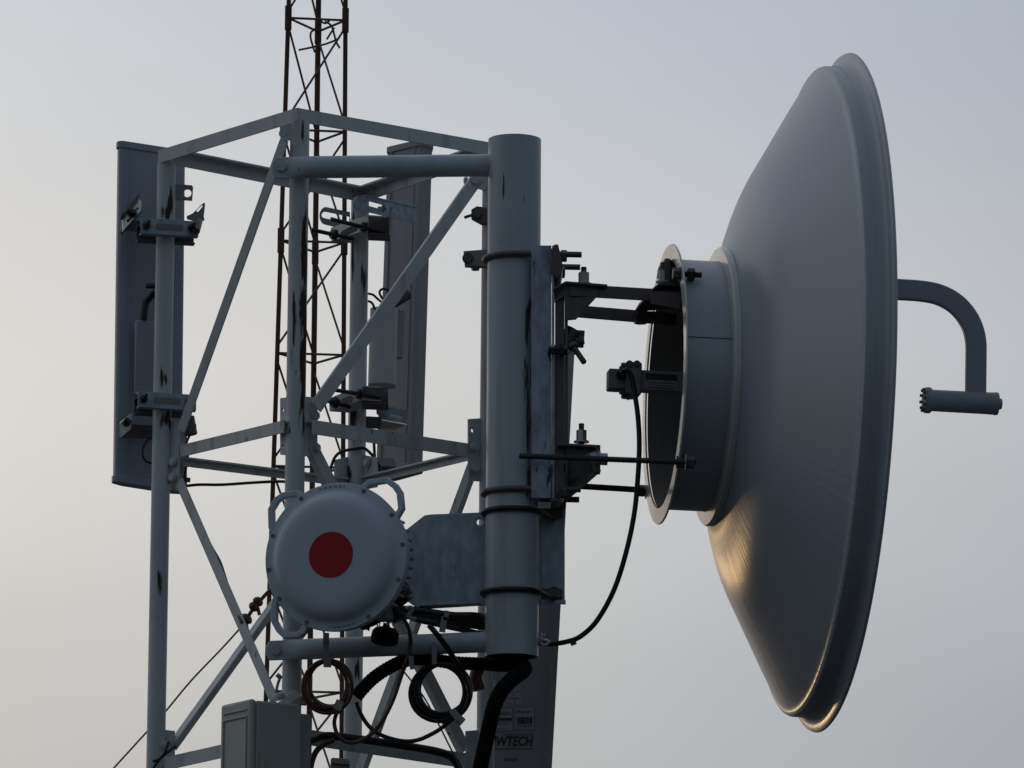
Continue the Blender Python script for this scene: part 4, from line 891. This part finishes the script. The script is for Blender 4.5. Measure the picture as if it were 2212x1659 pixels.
for (pts, lab) in (([(1585, 560), (1588, 640), (1600, 690)], "grey cable tie round the conduit where it meets the brown cable"), ([(1812, 420), (1812, 540), (1815, 640)], "faint grey tie strapping the conduit to the lower arm")):
    bm = B(); q = smoothpath([c6(x, y, -.486) for x, y in pts], 5); sweep(bm, q, [(-.005, -.0015), (.005, -.0015), (.005, .0015), (-.005, .0015)], yv); tag(obj("cable_tie", bm, 'panel_warm'), lab, "cable tie", "cable ties")
bm = B(); bar(bm, c6(720, 380, -.48), c6(778, 380, -.48), .018, .02, yv); bar(bm, c6(745, 400, -.482), c6(755, 600, -.482), .012, .002, yv); bar(bm, c6(725, 615, -.485), c6(800, 618, -.485), .020, .02, yv)
tag(obj("cable_tie", bm, 'tie'), "pale tie with square head holding the brown coil to the lower arm", "cable tie", "cable ties")
bm = B(); bar(bm, c6(835, 1030, -.49), c6(905, 1060, -.49), .020, .014, yv); tag(obj("cable_tie", bm, 'tie'), "dull tie cinching the bottom of the brown coil", "cable tie", "cable ties")
bm = B(); bar(bm, c6(1985, 1090, -.475), c6(2070, 1200, -.475), .014, .012, yv); tube(bm, [c6(2050, 1180, -.475), c6(2090, 1215, -.475)], .010, 12); tag(obj("cable_tie", bm, 'tie'), "grey tie cinching the bottom of the black coil against the brace", "cable tie", "cable ties")
# dust cap on bead chains
DC = thing("dust_cap", "black rubber dust cap dangling on bead chains in front of the lower arm", "dust cap", c6(1318, 350, -.50))
bm = B(); cc = c6(1318, 355, -.50); lathe(bm, cc - Vector((0, 0, .019)), Vector((.12, 0, 1)), [(0, .0001), (0, .022), (.004, .0275), (.012, .029), (.026, .0275), (.034, .021), (.037, .008), (.044, .006), (.045, .0001)], 28); obj("cap", bm, 'blackmatte', DC)
for (x0, y0, x1, y1) in ((1316, 105, 1318, 300), (1252, 235, 1258, 335), (1276, 235, 1262, 335)):
    bm = B(); n_ = max(3, int((y1 - y0) / 19))
    for i in range(n_ + 1):
        p = c6(x0 + (x1 - x0) * i / n_, y0 + (y1 - y0) * i / n_, -.50); bmesh.ops.create_icosphere(bm, subdivisions=1, radius=.0021, matrix=Matrix.Translation(p))
    tube(bm, [c6(x0, y0, -.50), c6(x1, y1, -.50)], .0006, 6); obj("bead_chain", bm, 'thread', DC)
# wires and feeders low down
cable([P(648, 1600, -.40), P(672, 1598, -.40), P(700, 1590, -.42), P(740, 1592, -.42), P(800, 1600, -.40), P(880, 1612, -.34), P(950, 1625, -.28), P(980, 1640, -.26), P(995, 1670, -.25)], .0085, 'black', "trunk_cable", "thick black cable lying along the lowest frame bar")
cable([P(668, 1680, -.43), P(674, 1645, -.43), P(684, 1622, -.43), P(702, 1606, -.43), P(722, 1598, -.43)], .0062, 'brown', "bent_cable", "dark brown cable bending up beside the junction box")
cable([P(642, 1590, -.44), P(652, 1596, -.44), P(668, 1604, -.44)], .0075, 'black', "stub_cable", "short black cable stub leaving the right side of the junction box")
cable([c6(1515, 715, -.30), c6(1600, 820, -.30), c6(1720, 980, -.30), c6(1840, 1200, -.30), c6(1940, 1400, -.30), c6(2010, 1540, -.30), c6(2080, 1700, -.3)], .0018, 'rod', "thin_stay_wire", "thin steel wire slanting down behind the black coil", "wire")
cable([P(1035, 1440, -.30), P(1028, 1462, -.30), P(1036, 1490, -.30)], .014, 'brown', "brown_sleeve", "brown sleeve tucked behind the conduit beneath the thick pole", "sleeve")
cable([P(441, 1150, -.10), P(456, 1180, -.12), P(474, 1212, -.15), P(484, 1240, -.17), P(500, 1290, -.21), P(522, 1345, -.27)], .0034, 'black', "brace_cable", "black cable clinging to the sloping brace left of the round antenna")
cable([P(526, 1365, -.27), P(550, 1410, -.30), P(575, 1470, -.33)], .0026, 'black', "brace_cable", "thin black cable end below the insulators on the left sloping brace")
cable([P(330, 1660, -.09), P(345, 1640, -.09), P(357, 1622, -.09), P(364, 1602, -.09)], .0030, 'black', "tied_wire", "black wire twisted round the left leg near the bottom edge", "wire")
cable([P(330, 1645, -.09), P(343, 1640, -.09), P(362, 1625, -.085), P(380, 1612, -.07)], .0032, 'black', "tied_wire", "second black wire wrapping left leg to the lowest brace joint", "wire")
GW = thing("guy_wire", "thin guy wire with two dark egg insulators slanting behind the left leg", "guy wire", P(553, 1305, .25))
bm = B(); tube(bm, [P(100, 1800, .22), P(245, 1660, .22), P(360, 1534, .22)], .0020, 8); tube(bm, smoothpath([P(360, 1534, .22), P(415, 1468, .22), P(480, 1400, .22), P(525, 1350, .22)], 6), .0021, 8); obj("wire", bm, 'rod', GW)
bm = B(); tube(bm, smoothpath([P(532, 1338, .22), P(545, 1318, .22), P(560, 1300, .22), P(578, 1280, .22), P(600, 1262, .22), P(650, 1230, .24)], 6), .0042, 10); obj("wire", bm, 'brown', GW)
for (u, v, r_) in ((553, 1305, .0125), (528, 1342, .0150)):
    bm = B(); c = P(u, v, .22); t = (P(u + 10, v - 13, .22) - c).normalized(); lathe(bm, c - t * .018, t, [(0, .0001), (.002, r_ * .55), (.007, r_ * .95), (.013, r_), (.018, r_ * .72), (.023, r_), (.029, r_ * .9), (.034, r_ * .5), (.036, .0001)], 24); obj("insulator", bm, 'brown', GW)
    bm = B(); tube(bm, [c + Vector((.004, 0, -.008)), c + Vector((.008, 0, -.024))], .004, 8); obj("clip", bm, 'darkmetal', GW)
